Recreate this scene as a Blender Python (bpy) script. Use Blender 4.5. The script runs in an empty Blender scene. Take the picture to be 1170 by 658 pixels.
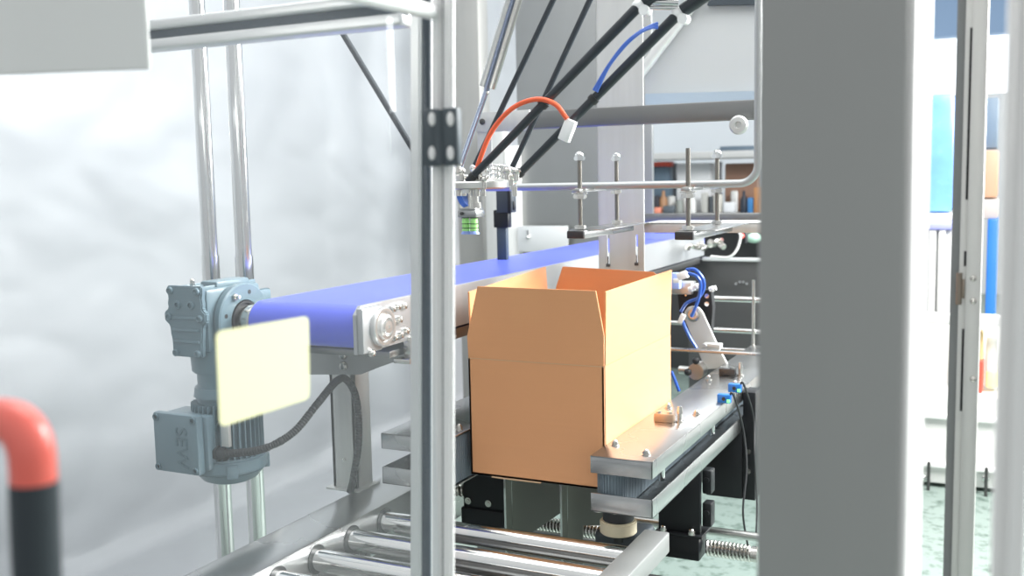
import bpy, bmesh, math, random
from mathutils import Vector, Matrix, Euler, noise
random.seed(7)
PI = math.pi
S = bpy.context.scene
COL = S.collection
V = Vector

# ------------------------------------------------------------------ camera
F = 1162.08
YAW, PIT, ROL = (math.radians(a) for a in (26.0695, 6.18572, -1.20921))
EYE = V((0, 0, 1.55))
FW = V((-math.sin(YAW)*math.cos(PIT), math.cos(YAW)*math.cos(PIT), -math.sin(PIT)))
R0 = V((math.cos(YAW), math.sin(YAW), 0)); U0 = R0.cross(FW)
RI = R0*math.cos(ROL) + U0*math.sin(ROL); UP = -R0*math.sin(ROL) + U0*math.cos(ROL)
cam = bpy.data.objects.new('camera', bpy.data.cameras.new('camera')); COL.objects.link(cam)
cam.matrix_world = Matrix(((RI.x, UP.x, -FW.x, EYE.x), (RI.y, UP.y, -FW.y, EYE.y), (RI.z, UP.z, -FW.z, EYE.z), (0, 0, 0, 1)))
cam.data.sensor_width = 36; cam.data.lens = F/1170*36
cam.data.clip_start = .02; cam.data.clip_end = 60
cam.data.dof.use_dof = True; cam.data.dof.focus_distance = 2.5; cam.data.dof.aperture_fstop = 3.4
S.camera = cam

def at(px, py, ax, v):
    """world point where the sight line through photo pixel (px,py) meets the plane ax=v"""
    d = RI*(px-585) + UP*(329-py) + FW*F
    i = 'xyz'.index(ax)
    return EYE + d*((v-EYE[i])/d[i])

# ------------------------------------------------------------------ materials
def mat(name, col, rough=.5, metal=0., bump=0., bscale=(60, 60, 60), var=0., emit=0., coat=0., spec=.5, ring=False, detail=3.):
    m = bpy.data.materials.new(name); m.use_nodes = True
    n = m.node_tree.nodes; l = m.node_tree.links; b = n['Principled BSDF']
    b.inputs['Base Color'].default_value = (*col, 1); b.inputs['Roughness'].default_value = rough
    b.inputs['Metallic'].default_value = metal; b.inputs['Coat Weight'].default_value = coat
    b.inputs['Specular IOR Level'].default_value = spec
    if emit:
        b.inputs['Emission Color'].default_value = (*col, 1); b.inputs['Emission Strength'].default_value = emit
    if bump or var:
        tc = n.new('ShaderNodeTexCoord'); mp = n.new('ShaderNodeMapping'); mp.inputs['Scale'].default_value = bscale
        nz = n.new('ShaderNodeTexNoise'); nz.inputs['Scale'].default_value = 1; nz.inputs['Detail'].default_value = detail
        l.new(tc.outputs['Object'], mp.inputs['Vector']); l.new(mp.outputs['Vector'], nz.inputs['Vector'])
        if bump:
            bp = n.new('ShaderNodeBump'); bp.inputs['Strength'].default_value = bump; bp.inputs['Distance'].default_value = .002
            l.new(nz.outputs['Fac'], bp.inputs['Height']); l.new(bp.outputs['Normal'], b.inputs['Normal'])
        if var:
            mx = n.new('ShaderNodeMix'); mx.data_type = 'RGBA'
            mx.inputs[6].default_value = (*[c*(1-var) for c in col], 1); mx.inputs[7].default_value = (*[min(1, c*(1+var)) for c in col], 1)
            l.new(nz.outputs['Fac'], mx.inputs[0]); l.new(mx.outputs[2], b.inputs['Base Color'])
            mr = n.new('ShaderNodeMapRange'); mr.inputs[3].default_value = max(.02, rough*.8); mr.inputs[4].default_value = rough*1.25
            l.new(nz.outputs['Fac'], mr.inputs[0]); l.new(mr.outputs[0], b.inputs['Roughness'])
    return m

STEEL = mat('brushed_steel', (.60, .60, .58), .30, 1, 0, (3, 3, 3), .05)
STEELX = mat('brushed_steel_flat', (.47, .475, .475), .27, 1, 0, (3, 3, 3), .04)
DSTEEL = mat('dark_brushed_steel', (.27, .27, .265), .36, 1, 0, (4, 4, 9), .12)
PSTEEL = mat('satin_steel_panel', (.40, .405, .40), .42, .75, .1, (5, 5, 2), .12)
LSTEEL = mat('pale_steel_panel', (.62, .62, .60), .45, .6, .1, (60, 60, 3), .10)
COLS = mat('matt_steel_column', (.36, .37, .365), .50, .2, 0, (9, 9, 2), .05)
CHROME = mat('chrome', (.78, .78, .77), .12, 1)
NICK = mat('nickel_bolt', (.68, .66, .62), .22, 1)
ALU = mat('anodised_aluminium', (.78, .79, .79), .35, .5)
ALUW = mat('pale_aluminium', (.93, .93, .925), .38, .1)
SLOT = mat('dark_slot_rubber', (.035, .055, .075), .5)
BLACK = mat('black_anodised', (.008, .009, .011), .42, .0, spec=.35)
RUB = mat('black_rubber', (.02, .021, .023), .55)
CARBON = mat('black_carbon_rod', (.018, .024, .032), .35)
CARD = mat('cardboard', (.70, .335, .155), .5, 0, .12, (2, 2, 130), .03, spec=.4)
CARDE = mat('cardboard_cut_edge', (.62, .42, .26), .85, spec=.1)
BLUE = mat('blue_belt', (.095, .13, .68), .38, 0, .05, (200, 200, 200), spec=.5)
MOTOR = mat('grey_blue_paint', (.135, .205, .24), .40, 0, .05, (150, 150, 150), .05, coat=.2)
MOTORD = mat('grey_blue_letter', (.10, .16, .19), .5)
YEL = mat('pale_yellow_sticker', (.72, .72, .44), .5)
RIBB = mat('blue_grey_grip_belt', (.15, .19, .22), .7)
BHOSE = mat('blue_hose', (.07, .18, .68), .3, coat=.3)
OHOSE = mat('orange_hose', (.92, .14, .05), .4)
GREEN = mat('green_silicone', (.42, .86, .28), .45)
LBLUE = mat('pale_blue_lip', (.30, .40, .85), .4)
CREAM = mat('cream_plastic', (.72, .62, .45), .5)
WPAINT = mat('white_paint', (.80, .80, .78), .5)
SCREEN = mat('off_white_panel', (.90, .89, .86), .5)
REDT = mat('red_plastic', (.92, .17, .13), .3, coat=.5)
DGREY = mat('dark_grey_plastic', (.035, .045, .055), .45)
SBLUE = mat('sensor_blue', (.01, .16, .55), .35)
BHOSE2 = mat('dark_blue_hose', (.03, .11, .48), .3, coat=.3)
RCAB = mat('dark_cabinet_steel', (.15, .15, .148), .38, .9, 0, (4, 4, 9), .15)
SIDEP = mat('satin_side_plate', (.46, .47, .48), .42, .75)
LEDG = mat('green_lamp', (.2, .9, .25), .4, emit=1.2)
LEDR = mat('red_lamp', (1., .12, .1), .4, emit=1.5)
BRONZE = mat('bronze_block', (.50, .38, .28), .35, .8)
DGLASS = mat('dark_steel', (.10, .10, .10), .4, .8)

def glassmat(name, haze=.06, tint=(.97, .985, .99), refl=1.0):
    m = bpy.data.materials.new(name); m.use_nodes = True; n = m.node_tree.nodes; l = m.node_tree.links
    for x in list(n):
        if x.type != 'OUTPUT_MATERIAL': n.remove(x)
    out = [x for x in n if x.type == 'OUTPUT_MATERIAL'][0]
    tr = n.new('ShaderNodeBsdfTransparent'); tr.inputs[0].default_value = (*tint, 1)
    df = n.new('ShaderNodeBsdfTranslucent'); df.inputs[0].default_value = (.9, .93, .96, 1)
    d2 = n.new('ShaderNodeBsdfDiffuse'); d2.inputs[0].default_value = (.9, .93, .96, 1)
    gl = n.new('ShaderNodeBsdfGlossy'); gl.inputs['Roughness'].default_value = .02
    fr = n.new('ShaderNodeFresnel'); fr.inputs[0].default_value = 1.3
    mt = n.new('ShaderNodeMath'); mt.operation = 'MULTIPLY'; mt.inputs[1].default_value = refl
    a = n.new('ShaderNodeMixShader'); a.inputs[0].default_value = .5
    b = n.new('ShaderNodeMixShader'); b.inputs[0].default_value = haze
    c = n.new('ShaderNodeMixShader')
    l.new(df.outputs[0], a.inputs[1]); l.new(d2.outputs[0], a.inputs[2])
    l.new(tr.outputs[0], b.inputs[1]); l.new(a.outputs[0], b.inputs[2])
    ge = n.new('ShaderNodeNewGeometry'); inv = n.new('ShaderNodeMath'); inv.operation = 'SUBTRACT'; inv.inputs[0].default_value = 1
    m2 = n.new('ShaderNodeMath'); m2.operation = 'MULTIPLY'; l.new(ge.outputs['Backfacing'], inv.inputs[1])
    l.new(fr.outputs[0], mt.inputs[0]); l.new(mt.outputs[0], m2.inputs[0]); l.new(inv.outputs[0], m2.inputs[1]); l.new(m2.outputs[0], c.inputs[0])
    l.new(b.outputs[0], c.inputs[1]); l.new(gl.outputs[0], c.inputs[2]); l.new(c.outputs[0], out.inputs[0])
    return m
PANE = glassmat('door_pane_hazy', .035)  # pale diffuse share paints a low-contrast haze over the pane
PANE2 = glassmat('clear_pane', .0, refl=.6)

# floor material: mottled mint concrete
def floormat():
    m = mat('mottled_mint_floor', (.42, .47, .45), .45, 0, .0, (1, 1, 1), spec=.3)
    n = m.node_tree.nodes; l = m.node_tree.links; b = n['Principled BSDF']
    tc = n.new('ShaderNodeTexCoord'); nz = n.new('ShaderNodeTexNoise'); nz.inputs['Scale'].default_value = 18; nz.inputs['Detail'].default_value = 6
    vr = n.new('ShaderNodeTexVoronoi'); vr.inputs['Scale'].default_value = 45
    cr = n.new('ShaderNodeValToRGB'); cr.color_ramp.elements[0].position = .36; cr.color_ramp.elements[0].color = (.06, .10, .08, 1)
    cr.color_ramp.elements[1].position = .62; cr.color_ramp.elements[1].color = (.23, .29, .265, 1)
    mx = n.new('ShaderNodeMath'); mx.operation = 'MULTIPLY_ADD'; mx.inputs[1].default_value = .25
    l.new(tc.outputs['Object'], nz.inputs['Vector']); l.new(tc.outputs['Object'], vr.inputs['Vector'])
    l.new(vr.outputs['Distance'], mx.inputs[0]); l.new(nz.outputs['Fac'], mx.inputs[2]); l.new(mx.outputs[0], cr.inputs[0])
    l.new(cr.outputs[0], b.inputs['Base Color'])
    return m
FLOOR = floormat()

# ------------------------------------------------------------------ mesh helpers
ORG = {}
class MB:
    def __init__(s): s.bm = bmesh.new(); s.mi = 0
    def _m(s, faces):
        for f in faces: f.material_index = s.mi
    def box(s, a, b, bev=0., M=None, seg=2):
        """axis-aligned box between corners a and b"""
        a = V(a); b = V(b); lo = V([min(a[i], b[i]) for i in range(3)]); hi = V([max(a[i], b[i]) for i in range(3)])
        t = bmesh.new(); bmesh.ops.create_cube(t, size=1)
        bmesh.ops.scale(t, vec=hi-lo, verts=t.verts); bmesh.ops.translate(t, vec=(lo+hi)/2, verts=t.verts)
        if bev: bmesh.ops.bevel(t, geom=t.edges[:], offset=bev, segments=seg, affect='EDGES', profile=.5)
        return s._add(t, M)
    def _add(s, t, M=None):
        if M: bmesh.ops.transform(t, matrix=M, verts=t.verts)
        for f in t.faces: f.material_index = s.mi
        me = bpy.data.meshes.new('t'); t.to_mesh(me); t.free(); s.bm.from_mesh(me); bpy.data.meshes.remove(me); return s
    def cyl(s, p, q, r, r2=None, n=24, bev=0.):
        p = V(p); q = V(q); d = q-p; r2 = r if r2 is None else r2
        t = bmesh.new(); bmesh.ops.create_cone(t, cap_ends=True, segments=n, radius1=r, radius2=r2, depth=d.length)
        if bev:
            ed = [e for e in t.edges if len(e.link_faces) == 2 and any(len(f.verts) > 4 for f in e.link_faces)]
            bmesh.ops.bevel(t, geom=ed, offset=bev, segments=2, affect='EDGES')
        M = Matrix.Translation((p+q)/2) @ d.to_track_quat('Z', 'Y').to_matrix().to_4x4()
        return s._add(t, M)
    def sph(s, p, r, sc=(1, 1, 1), n=16):
        t = bmesh.new(); bmesh.ops.create_uvsphere(t, u_segments=n, v_segments=n//2+2, radius=r)
        return s._add(t, Matrix.Translation(V(p)) @ Matrix.Diagonal((*sc, 1)))
    def prism(s, pts, off, bev=0.):
        """polygon of 3D points extruded by vector off"""
        t = bmesh.new(); off = V(off); a = [t.verts.new(V(p)) for p in pts]; b = [t.verts.new(V(p)+off) for p in pts]
        t.faces.new(a); t.faces.new(b[::-1]); n = len(a)
        for i in range(n): t.faces.new((a[i], b[i], b[(i+1) % n], a[(i+1) % n]))
        bmesh.ops.recalc_face_normals(t, faces=t.faces)
        if bev: bmesh.ops.bevel(t, geom=t.edges[:], offset=bev, segments=2, affect='EDGES')
        return s._add(t)
    def tube(s, pts, r, n=10, closed=False, flat=None):
        pts = [V(p) for p in pts]; t = bmesh.new(); rings = []; N = len(pts); up = None
        for i, p in enumerate(pts):
            d = (pts[min(i+1, N-1)]-pts[max(i-1, 0)]).normalized()
            if up is None: up = V((0, 0, 1)) if abs(d.z) < .9 else V((1, 0, 0))
            x = d.cross(up).normalized(); y = x.cross(d).normalized(); up = y
            rr = r(i/(N-1)) if callable(r) else r
            rings.append([t.verts.new(p+(x*math.cos(2*PI*k/n)+y*math.sin(2*PI*k/n))*rr) for k in range(n)])
        for i in range(N-1):
            for k in range(n): t.faces.new((rings[i][k], rings[i][(k+1) % n], rings[i+1][(k+1) % n], rings[i+1][k]))
        t.faces.new(rings[0][::-1]); t.faces.new(rings[-1])
        bmesh.ops.recalc_face_normals(t, faces=t.faces)
        return s._add(t)
    def lathe(s, prof, p, axis, n=32):
        """prof: (radius, height) pairs around an axis starting at p"""
        p = V(p); q = V(axis).to_track_quat('Z', 'Y').to_matrix().to_4x4(); t = bmesh.new(); rings = []
        for r, h in prof: rings.append([t.verts.new((max(r, 1e-4)*math.cos(2*PI*k/n), max(r, 1e-4)*math.sin(2*PI*k/n), h)) for k in range(n)])
        for i in range(len(rings)-1):
            for k in range(n): t.faces.new((rings[i][k], rings[i][(k+1) % n], rings[i+1][(k+1) % n], rings[i+1][k]))
        t.faces.new(rings[0][::-1]); t.faces.new(rings[-1]); bmesh.ops.recalc_face_normals(t, faces=t.faces)
        return s._add(t, Matrix.Translation(p) @ q)
    def hexn(s, p, r, h, axis=(0, 0, 1)):
        s.cyl(p, V(p)+V(axis).normalized()*h, r, n=6, bev=r*.12); return s
    def build(s, name, m, parent=None, ang=34):
        bm = s.bm
        for f in bm.faces: f.smooth = True
        for e in bm.edges:
            e.smooth = not (len(e.link_faces) != 2 or e.calc_face_angle(0) > math.radians(ang))
        me = bpy.data.meshes.new(name)
        lo = V([min(v.co[i] for v in bm.verts) for i in range(3)]); hi = V([max(v.co[i] for v in bm.verts) for i in range(3)])
        c = (lo+hi)/2
        if parent is None: c.z = lo.z
        bmesh.ops.translate(bm, vec=-c, verts=bm.verts)
        bm.to_mesh(me); bm.free()
        for x in (m if isinstance(m, (list, tuple)) else [m]): me.materials.append(x)
        o = bpy.data.objects.new(name, me); COL.objects.link(o); ORG[o.name] = c.copy()
        if parent is not None: o.parent = parent; o.location = c-ORG[parent.name]
        else: o.location = c
        return o

def tag(o, label=None, cat=None, group=None, kind=None):
    for k, v in (('label', label), ('category', cat), ('group', group), ('kind', kind)):
        if v: o[k] = v
    return o
def thing(name, loc, label, cat, group=None):
    o = bpy.data.objects.new(name, None); COL.objects.link(o); o.location = V(loc); o.empty_display_size = .05
    ORG[o.name] = V(loc); return tag(o, label, cat, group)
def copy_thing(o, off, label=None, parent=None):
    c = o.copy(); COL.objects.link(c)
    if parent is not None: c.parent = parent
    else:
        c.location = o.location+V(off)
        if label: c['label'] = label
    for ch in list(o.children): copy_thing(ch, off, None, c)
    return c
def bez(p, n=24):
    """Catmull-Rom through points"""
    p = [V(x) for x in p]; q = [p[0]*2-p[1]]+p+[p[-1]*2-p[-2]]; out = []
    for i in range(1, len(q)-2):
        for k in range(n):
            t = k/n; a, b, c, d = q[i-1:i+3]
            out.append(.5*((2*b)+(c-a)*t+(2*a-5*b+4*c-d)*t*t+(3*b-a-3*c+d)*t**3))
    out.append(p[-1]); return out
def text_mesh(body, size, ext, M, name, m, parent):
    cu = bpy.data.curves.new('t', 'FONT'); cu.body = body; cu.size = size; cu.extrude = ext; cu.align_x = 'CENTER'; cu.align_y = 'CENTER'
    t = bpy.data.objects.new('t', cu); me = bpy.data.meshes.new_from_object(t); bpy.data.objects.remove(t)
    b = MB(); tb = bmesh.new(); tb.from_mesh(me); bpy.data.meshes.remove(me); b._add(tb, M); return b.build(name, m, parent)

# ================================================================== SETTING
tag(MB().box((-7, -1.5, -.1), (6, 14, 0)).build('floor', FLOOR), kind='structure')
# ------ crinkled white sheet wall on the left
def sheet_wall():
    b = bmesh.new(); ny = 230; y0, y1 = .2, 7.2; g = []
    path = [(-3.3, 3.6-3.5*k/110, 1, 0) for k in range(111)]
    path += [(-3.3+.10-.10*math.cos(a), .10-.10*math.sin(a)+.02, math.cos(a), math.sin(a)) for a in (PI/8, PI/4, 3*PI/8)]
    path += [(-3.2+.75*k/20, .02, 0, 1) for k in range(21)]
    for i in range(ny+1):
        row = []; y = y0+(y1-y0)*i/ny
        for j, (x, z, nx, nz_) in enumerate(path):
            u = 3.6-j*.0318 if j < 111 else -(j-111)*.04
            p = V((0, y*1.1, u*1.5)); amp = 1 if nx > .5 else .45
            w = noise.noise(p*.9)*.05 + abs(noise.noise(p*1.6+V((3, 0, 0))))*.030 + abs(noise.noise(V((9, y*2.1+u*1.2, u*3.6))))*.014 + abs(noise.noise(V((4, y*4+u*6, u*5-y*2))))*.005 + noise.noise(V((9, y*.5, u*6)))*.004
            row.append(b.verts.new((x+w*nx*amp, y, z+abs(w)*nz_*amp)))
        g.append(row)
    for i in range(ny):
        for j in range(len(path)-1): b.faces.new((g[i][j], g[i+1][j], g[i+1][j+1], g[i][j+1]))
    for f in b.faces: f.smooth = True
    m = MB(); m.bm.free(); m.bm = b
    return m.build('wall_left', mat('white_plastic_sheet', (.325, .340, .358), .40, 0, .12, (3, 3, 9), .02, spec=.5, detail=5), ang=80)
tag(sheet_wall(), kind='structure')
WALLB = mat('hall_wall', (.72, .74, .76), .8)
m = MB(); m.box((-7, 13.8, 0), (6, 14, 2.45)); m.box((-7, 13.8, 3.15), (6, 14, 5.5))
for x in (-7, -4.2, -2.2, -1.25, .0, 1.4, 3.2): m.box((x, 13.8, 2.45), (x+.12, 14, 3.15))
tag(m.build('wall_back', WALLB), kind='structure')
DAY = mat('daylight_glow', (.93, .97, 1.), .5, emit=1.6)
tag(MB().box((-7, 13.92, 2.45), (6, 13.96, 3.15)).build('window_1', DAY), kind='structure')
tag(MB().box((-2.5, 13.5, 3.12), (6, 13.75, 5.2)).build('trim_1', mat('blue_grey_beam', (.22, .33, .50), .6)), kind='structure')

# ================================================================== BELT CONVEYOR
BX0, BX1, BZ, BY0, BY1 = -1.655, -1.33, 1.262, 1.972, 4.86
DR = .052
cv = thing('belt_conveyor', (-1.5, 3.4, 0), 'conveyor with a smooth blue belt and steel side plates running behind the open carton', 'conveyor')
m = MB(); pr = []
for k in range(13): a = PI/2+PI*k/12; pr.append((math.cos(a)*DR+BY0, math.sin(a)*DR+BZ-DR))
for k in range(13): a = -PI/2+PI*k/12; pr.append((math.cos(a)*DR+BY1, math.sin(a)*DR+BZ-DR))
m.prism([(BX0, y, z) for y, z in pr], (BX1-.012-BX0, 0, 0)); m.build('belt', BLUE, cv, ang=25)
yd, zd = BY0, BZ-DR
# drive drum journal between gearmotor and belt
m = MB(); m.cyl((BX0-.035, yd, zd), (BX0+.002, yd, zd), .040, bev=.002, n=40); m.cyl((BX0-.058, yd, zd), (BX0-.035, yd, zd), .036, n=40); m.cyl((BX0-.012, yd, zd), (BX0-.006, yd, zd), .046, n=40)
m.build('drum', NICK, cv)
# near side plate (right) with rounded end
m = MB(); zt, zb = BZ+.003, BZ-.108
pts = [(BX1, BY0-.065, zt-.02), (BX1, BY0-.045, zt), (BX1, BY1, zt), (BX1, BY1, zb), (BX1, BY0+.05, zb), (BX1, BY0+.03, zb-.0), (BX1, BY0-.065, zb)]
m.prism(pts, (-.010, 0, 0), .001)
m.box((BX1-.004, BY0-.062, zb), (BX1+.016, BY0+.02, zt-.004), .006)
m.build('side_plate', SIDEP, cv)
m = MB(); m.prism([(BX0-.002, BY0+.10, zt-.004), (BX0-.002, BY1, zt-.004), (BX0-.002, BY1, zb), (BX0-.002, BY0+.10, zb)], (-.008, 0, 0)); m.build('side_plate', SIDEP, cv)
m = MB(); xb = BX1+.016
m.lathe([(.046, -.004), (.046, .010), (.043, .013), (.037, .013), (.034, .008), (.031, .008), (.029, .018), (.022, .020), (.020, .014), (.016, .014), (.015, .022), (.004, .023), (.003, .018)], (xb, BY0+.012, zd), (1, 0, 0), 40)
m.build('bearing', mat('turned_steel', (.66, .66, .65), .3, .85), cv)
for (dy, dz) in ((.083, .033), (.108, .035), (.135, .033), (.083, -.002), (.113, .002), (.088, -.038), (.116, -.036), (.142, -.030), (-.035, -.055)):
    m = MB(); m.lathe([(.0095, 0), (.0095, .004), (.007, .010), (.003, .0115), (.002, .008)], (BX1 if dy > 0 else xb, BY0+dy, zd+dz), (1, 0, 0), 16); m.build('bolt', NICK, cv)
# rail below: angled bracket below plate + long lower rail
m = MB(); m.box((BX1-.012, BY0+.15, zb-.042), (BX1+.010, BY0+.26, zb+.01), .002); m.box((BX1-.03, BY0+.13, zb-.055), (BX1+.018, BY0+.24, zb-.042), .002)
m.build('bracket', NICK, cv)
m = MB(); m.box((BX0-.05, BY0+.10, zb-.038), (BX1-.02, BY0+.30, zb-.02), .003); m.box((BX0-.04, BY0+.30, zb-.04), (BX1-.02, BY1, zb-.01), .003)
m.build('lower_frame', DSTEEL, cv)
m = MB(); y = 2.21; P = lambda px, py: tuple(at(px, py, 'y', y))
m.prism([P(350, 396), P(470, 405), P(466, 408), P(432, 420), P(412, 428), P(350, 428)], (0, .006, 0), .0008); m.build('gusset', PSTEEL, cv)
# carrying post
m = MB(); m.box((-1.640, 2.216, .716), (-1.562, 2.226, 1.125), .001); m.box((-1.640, 2.216, .716), (-1.630, 2.29, 1.125), .001); m.box((-1.572, 2.216, .716), (-1.562, 2.29, 1.125), .001)
m.box((-1.655, 2.20, .716), (-1.545, 2.30, .722), .001)
m.build('leg', LSTEEL, cv)
for dz in (0, -.03): m = MB(); m.lathe([(.013, 0), (.013, .003), (.009, .010), (.003, .011)], (-1.585, 2.209, 1.09+dz), (0, -1, 0), 16); m.build('bolt', NICK, cv)
m = MB(); m.cyl((-1.60, 2.216, .80), (-1.60, 2.211, .80), .004, n=10); m.build('bolt', NICK, cv)

# ================================================================== GEARMOTOR
gx = BX0-.056       # flange face
gm = thing('gearmotor', (gx-.08, yd, .8), 'grey-blue painted gearmotor hanging on the left end of the blue belt', 'gearmotor')
m = MB()
m.box((gx-.128, yd-.108, zd-.070), (gx-.02, yd+.090, zd+.088), .012)
m.box((gx-.118, yd-.115, zd-.045), (gx-.03, yd+.10, zd+.065), .012)
m.box((gx-.085, yd-.06, zd+.075), (gx-.030, yd+.06, zd+.102), .006)
m.cyl((gx-.055, yd-.03, zd-.125), (gx-.055, yd-.03, zd-.06), .072, .076, n=40, bev=.004)
for k in range(3): m.box((gx-.115+k*.036, yd-.112, zd+.055), (gx-.108+k*.036, yd+.09, zd+.094), .002)
m.build('gear_housing', MOTOR, gm)
# ribbed cover plate facing the camera side
m = MB(); yc = yd-.106; xs = gx-.134; xe = gx-.024; zcov = zd+.018
pts = []
prof = [(0, .078), (-.002, .062), (.003, .050), (-.001, .034), (.002, .022), (-.013, .012), (-.013, -.008), (.003, -.020), (.004, -.040), (.008, -.055), (.008, -.075), (.010, -.096)]
pts = [(xs+dx+.0, yc, zcov+dz) for dx, dz in prof]+[(xe-dx*.8, yc, zcov+dz) for dx, dz in prof[::-1]]
m.prism(pts, (0, -.016, 0), .003)
m.box((xs+.012, yc-.020, zcov-.034), (xe-.012, yc-.012, zcov-.026), .003); m.box((xs+.015, yc-.020, zcov-.062), (xe-.012, yc-.012, zcov-.054), .003); m.box((xs+.010, yc-.020, zcov-.004), (xe-.012, yc-.012, zcov+.004), .003)
cp = m.build('cover_plate', MOTOR, gm)
for (x, z) in ((xs+.013, .066), (xe-.013, .066), (xs+.005, .002), (xe-.008, .000), (xs+.022, -.086), (xe-.02, -.086)):
    m = MB(); m.lathe([(.0095, 0), (.009, .006), (.006, .0075), (.004, .004)], (x, yc-.016, zcov+z), (0, -1, 0), 12); m.build('bolt', MOTOR, cp)
for x in (xs+.034, xe-.034):
    m = MB(); m.lathe([(.011, 0), (.010, .005), (.006, .006), (.0055, .001), (.001, .001)], (x, yc-.016, zcov+.032), (0, -1, 0), 16); m.build('plug', MOTOR, cp)
# round flange facing the drum, with hole
m = MB(); m.lathe([(.060, -.03), (.092, -.018), (.094, -.012), (.094, 0), (.090, .003), (.052, .003), (.050, -.004), (.048, -.02)], (gx+.0, yd, zd), (1, 0, 0), 48)
m.box((gx-.02, yd+.0, zd+.02), (gx-.004, yd+.115, zd+.07), .01); fl = m.build('flange', MOTOR, gm)
m = MB(); m.lathe([(.049, 0), (.049, .006), (.044, .006), (.042, -.004)], (gx, yd, zd), (1, 0, 0), 40); m.build('shaft_seal', RUB, fl)
for k, a in enumerate((15, 60, 105, 150, 195, 240, 285, 330)):
    ra = math.radians(a); c = (gx+.003, yd-math.cos(ra)*.072, zd+math.sin(ra)*.072)
    m = MB()
    if k % 2: m.hexn(c, .0095, .006, (1, 0, 0)); m.cyl(c, (c[0]+.016, c[1], c[2]), .005, n=12); m.build('bolt', NICK, fl)
    else: m.cyl(c, (c[0]+.0008, c[1], c[2]), .0055, n=14); m.build('bolt_hole', RUB, fl)
m = MB(); m.cyl((gx-.09, yd-.08, zd+.085), (gx-.09, yd-.08, zd+.103), .006, n=10); m.sph((gx-.09, yd-.08, zd+.105), .006); m.build('breather', NICK, gm)
# motor below
mx, my = gx-.045, yd-.030
m = MB(); zm = zd-.135
m.cyl((mx, my, zm-.028), (mx, my, zm+.02), .068, n=40, bev=.004)
m.cyl((mx, my, zm-.055), (mx, my, zm-.020), .080, .074, n=40, bev=.006)
m.cyl((mx, my, zm-.24), (mx, my, zm-.05), .071, n=40)
for k in range(36):
    a = 2*PI*k/36; d = V((math.cos(a), math.sin(a), 0)); M4 = Matrix.Translation((mx, my, zm-.15)) @ Matrix.Rotation(a, 4, 'Z')
    m.box((.066, -.0018, -.085), (.087, .0018, .085), 0, M4)
m.build('motor_body', MOTOR, gm)
m = MB(); m.cyl((mx, my, zm-.238), (mx, my, zm-.200), .094, n=40, bev=.005); m.cyl((mx, my, zm-.268), (mx, my, zm-.234), .062, .092, n=40, bev=.008)
for k in range(4):
    M4 = Matrix.Translation((mx, my, zm-.245)) @ Matrix.Rotation(PI/4+k*PI/2, 4, 'Z'); m.box((.080, -.014, .0), (.098, .014, .035), .003, M4)
m.build('fan_cover', MOTOR, gm)
# terminal box, turned to the camera side
tbM = Matrix.Translation((mx-.043, my-.055, zm-.152)) @ Matrix.Rotation(math.radians(0), 4, 'Z')
m = MB(); m.box((-.075, -.050, -.068), (.072, .035, .068), .008, tbM); m.build('terminal_box', MOTOR, gm)
m = MB(); m.box((-.080, -.074, -.074), (.062, -.050, .074), .006, tbM)
lid = m.build('terminal_box_lid', MOTOR, gm)
for x, z in ((-.068, .062), (.050, .062), (-.068, -.062), (.050, -.062)):
    m = MB(); p = tbM @ V((x, -.073, z)); m.lathe([(.009, -.004), (.009, .004), (.006, .005), (.004, .001)], p, (0, -1, 0), 12); m.build('screw', MOTORD, lid)
text_mesh('SEW', .052, .0015, tbM @ Matrix.Translation((.010, -.0748, -.008)) @ Matrix.Rotation(PI/2, 4, 'X') @ Matrix.Rotation(-PI/2, 4, 'Z'), 'embossed_letters', MOTORD, lid)
m = MB(); p = tbM @ V((.072, -.012, .032)); m.lathe([(.013, 0), (.013, .003), (.011, .004), (.010, .002)], p, (1, 0, 0), 20)
p = tbM @ V((.072, .018, .034)); m.cyl(p, p+V((.001, 0, 0)), .004, n=10); m.build('blanking_plug', MOTORD, gm)
m = MB(); gl0 = tbM @ V((.070, -.020, -.028)); m.cyl(gl0, gl0+V((.012, 0, 0)), .019, n=6, bev=.002); m.cyl(gl0+V((.01, 0, 0)), gl0+V((.034, 0, 0)), .016, .014, n=20, bev=.002); m.build('cable_gland', RUB, gm)
m = MB(); m.box((mx+.050, my-.082, zm-.16), (mx+.074, my-.072, zm-.09), .001, None); m.build('type_plate', LSTEEL, gm)

# corrugated cable from gland to post, then down the post
g0 = gl0+V((.03, 0, 0))
path = bez([g0, at(300, 513, 'y', 1.88), at(335, 494, 'y', 1.93), at(362, 462, 'y', 2.0), at(384, 436, 'y', 2.07), at(396, 434, 'y', 2.14), at(407, 455, 'y', 2.165), at(410, 500, 'y', 2.175), at(404, 545, 'y', 2.185), at(400, 562, 'y', 2.19)], 40)
NP = len(path)-1
m = MB(); m.tube(path, lambda t: .0088+(.0012 if int(t*NP) % 3 else -.001), n=12)
tag(m.build('corrugated_cable', RUB, ang=60), 'black corrugated cable sweeping from the terminal box up to the belt leg', 'cable')

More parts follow.
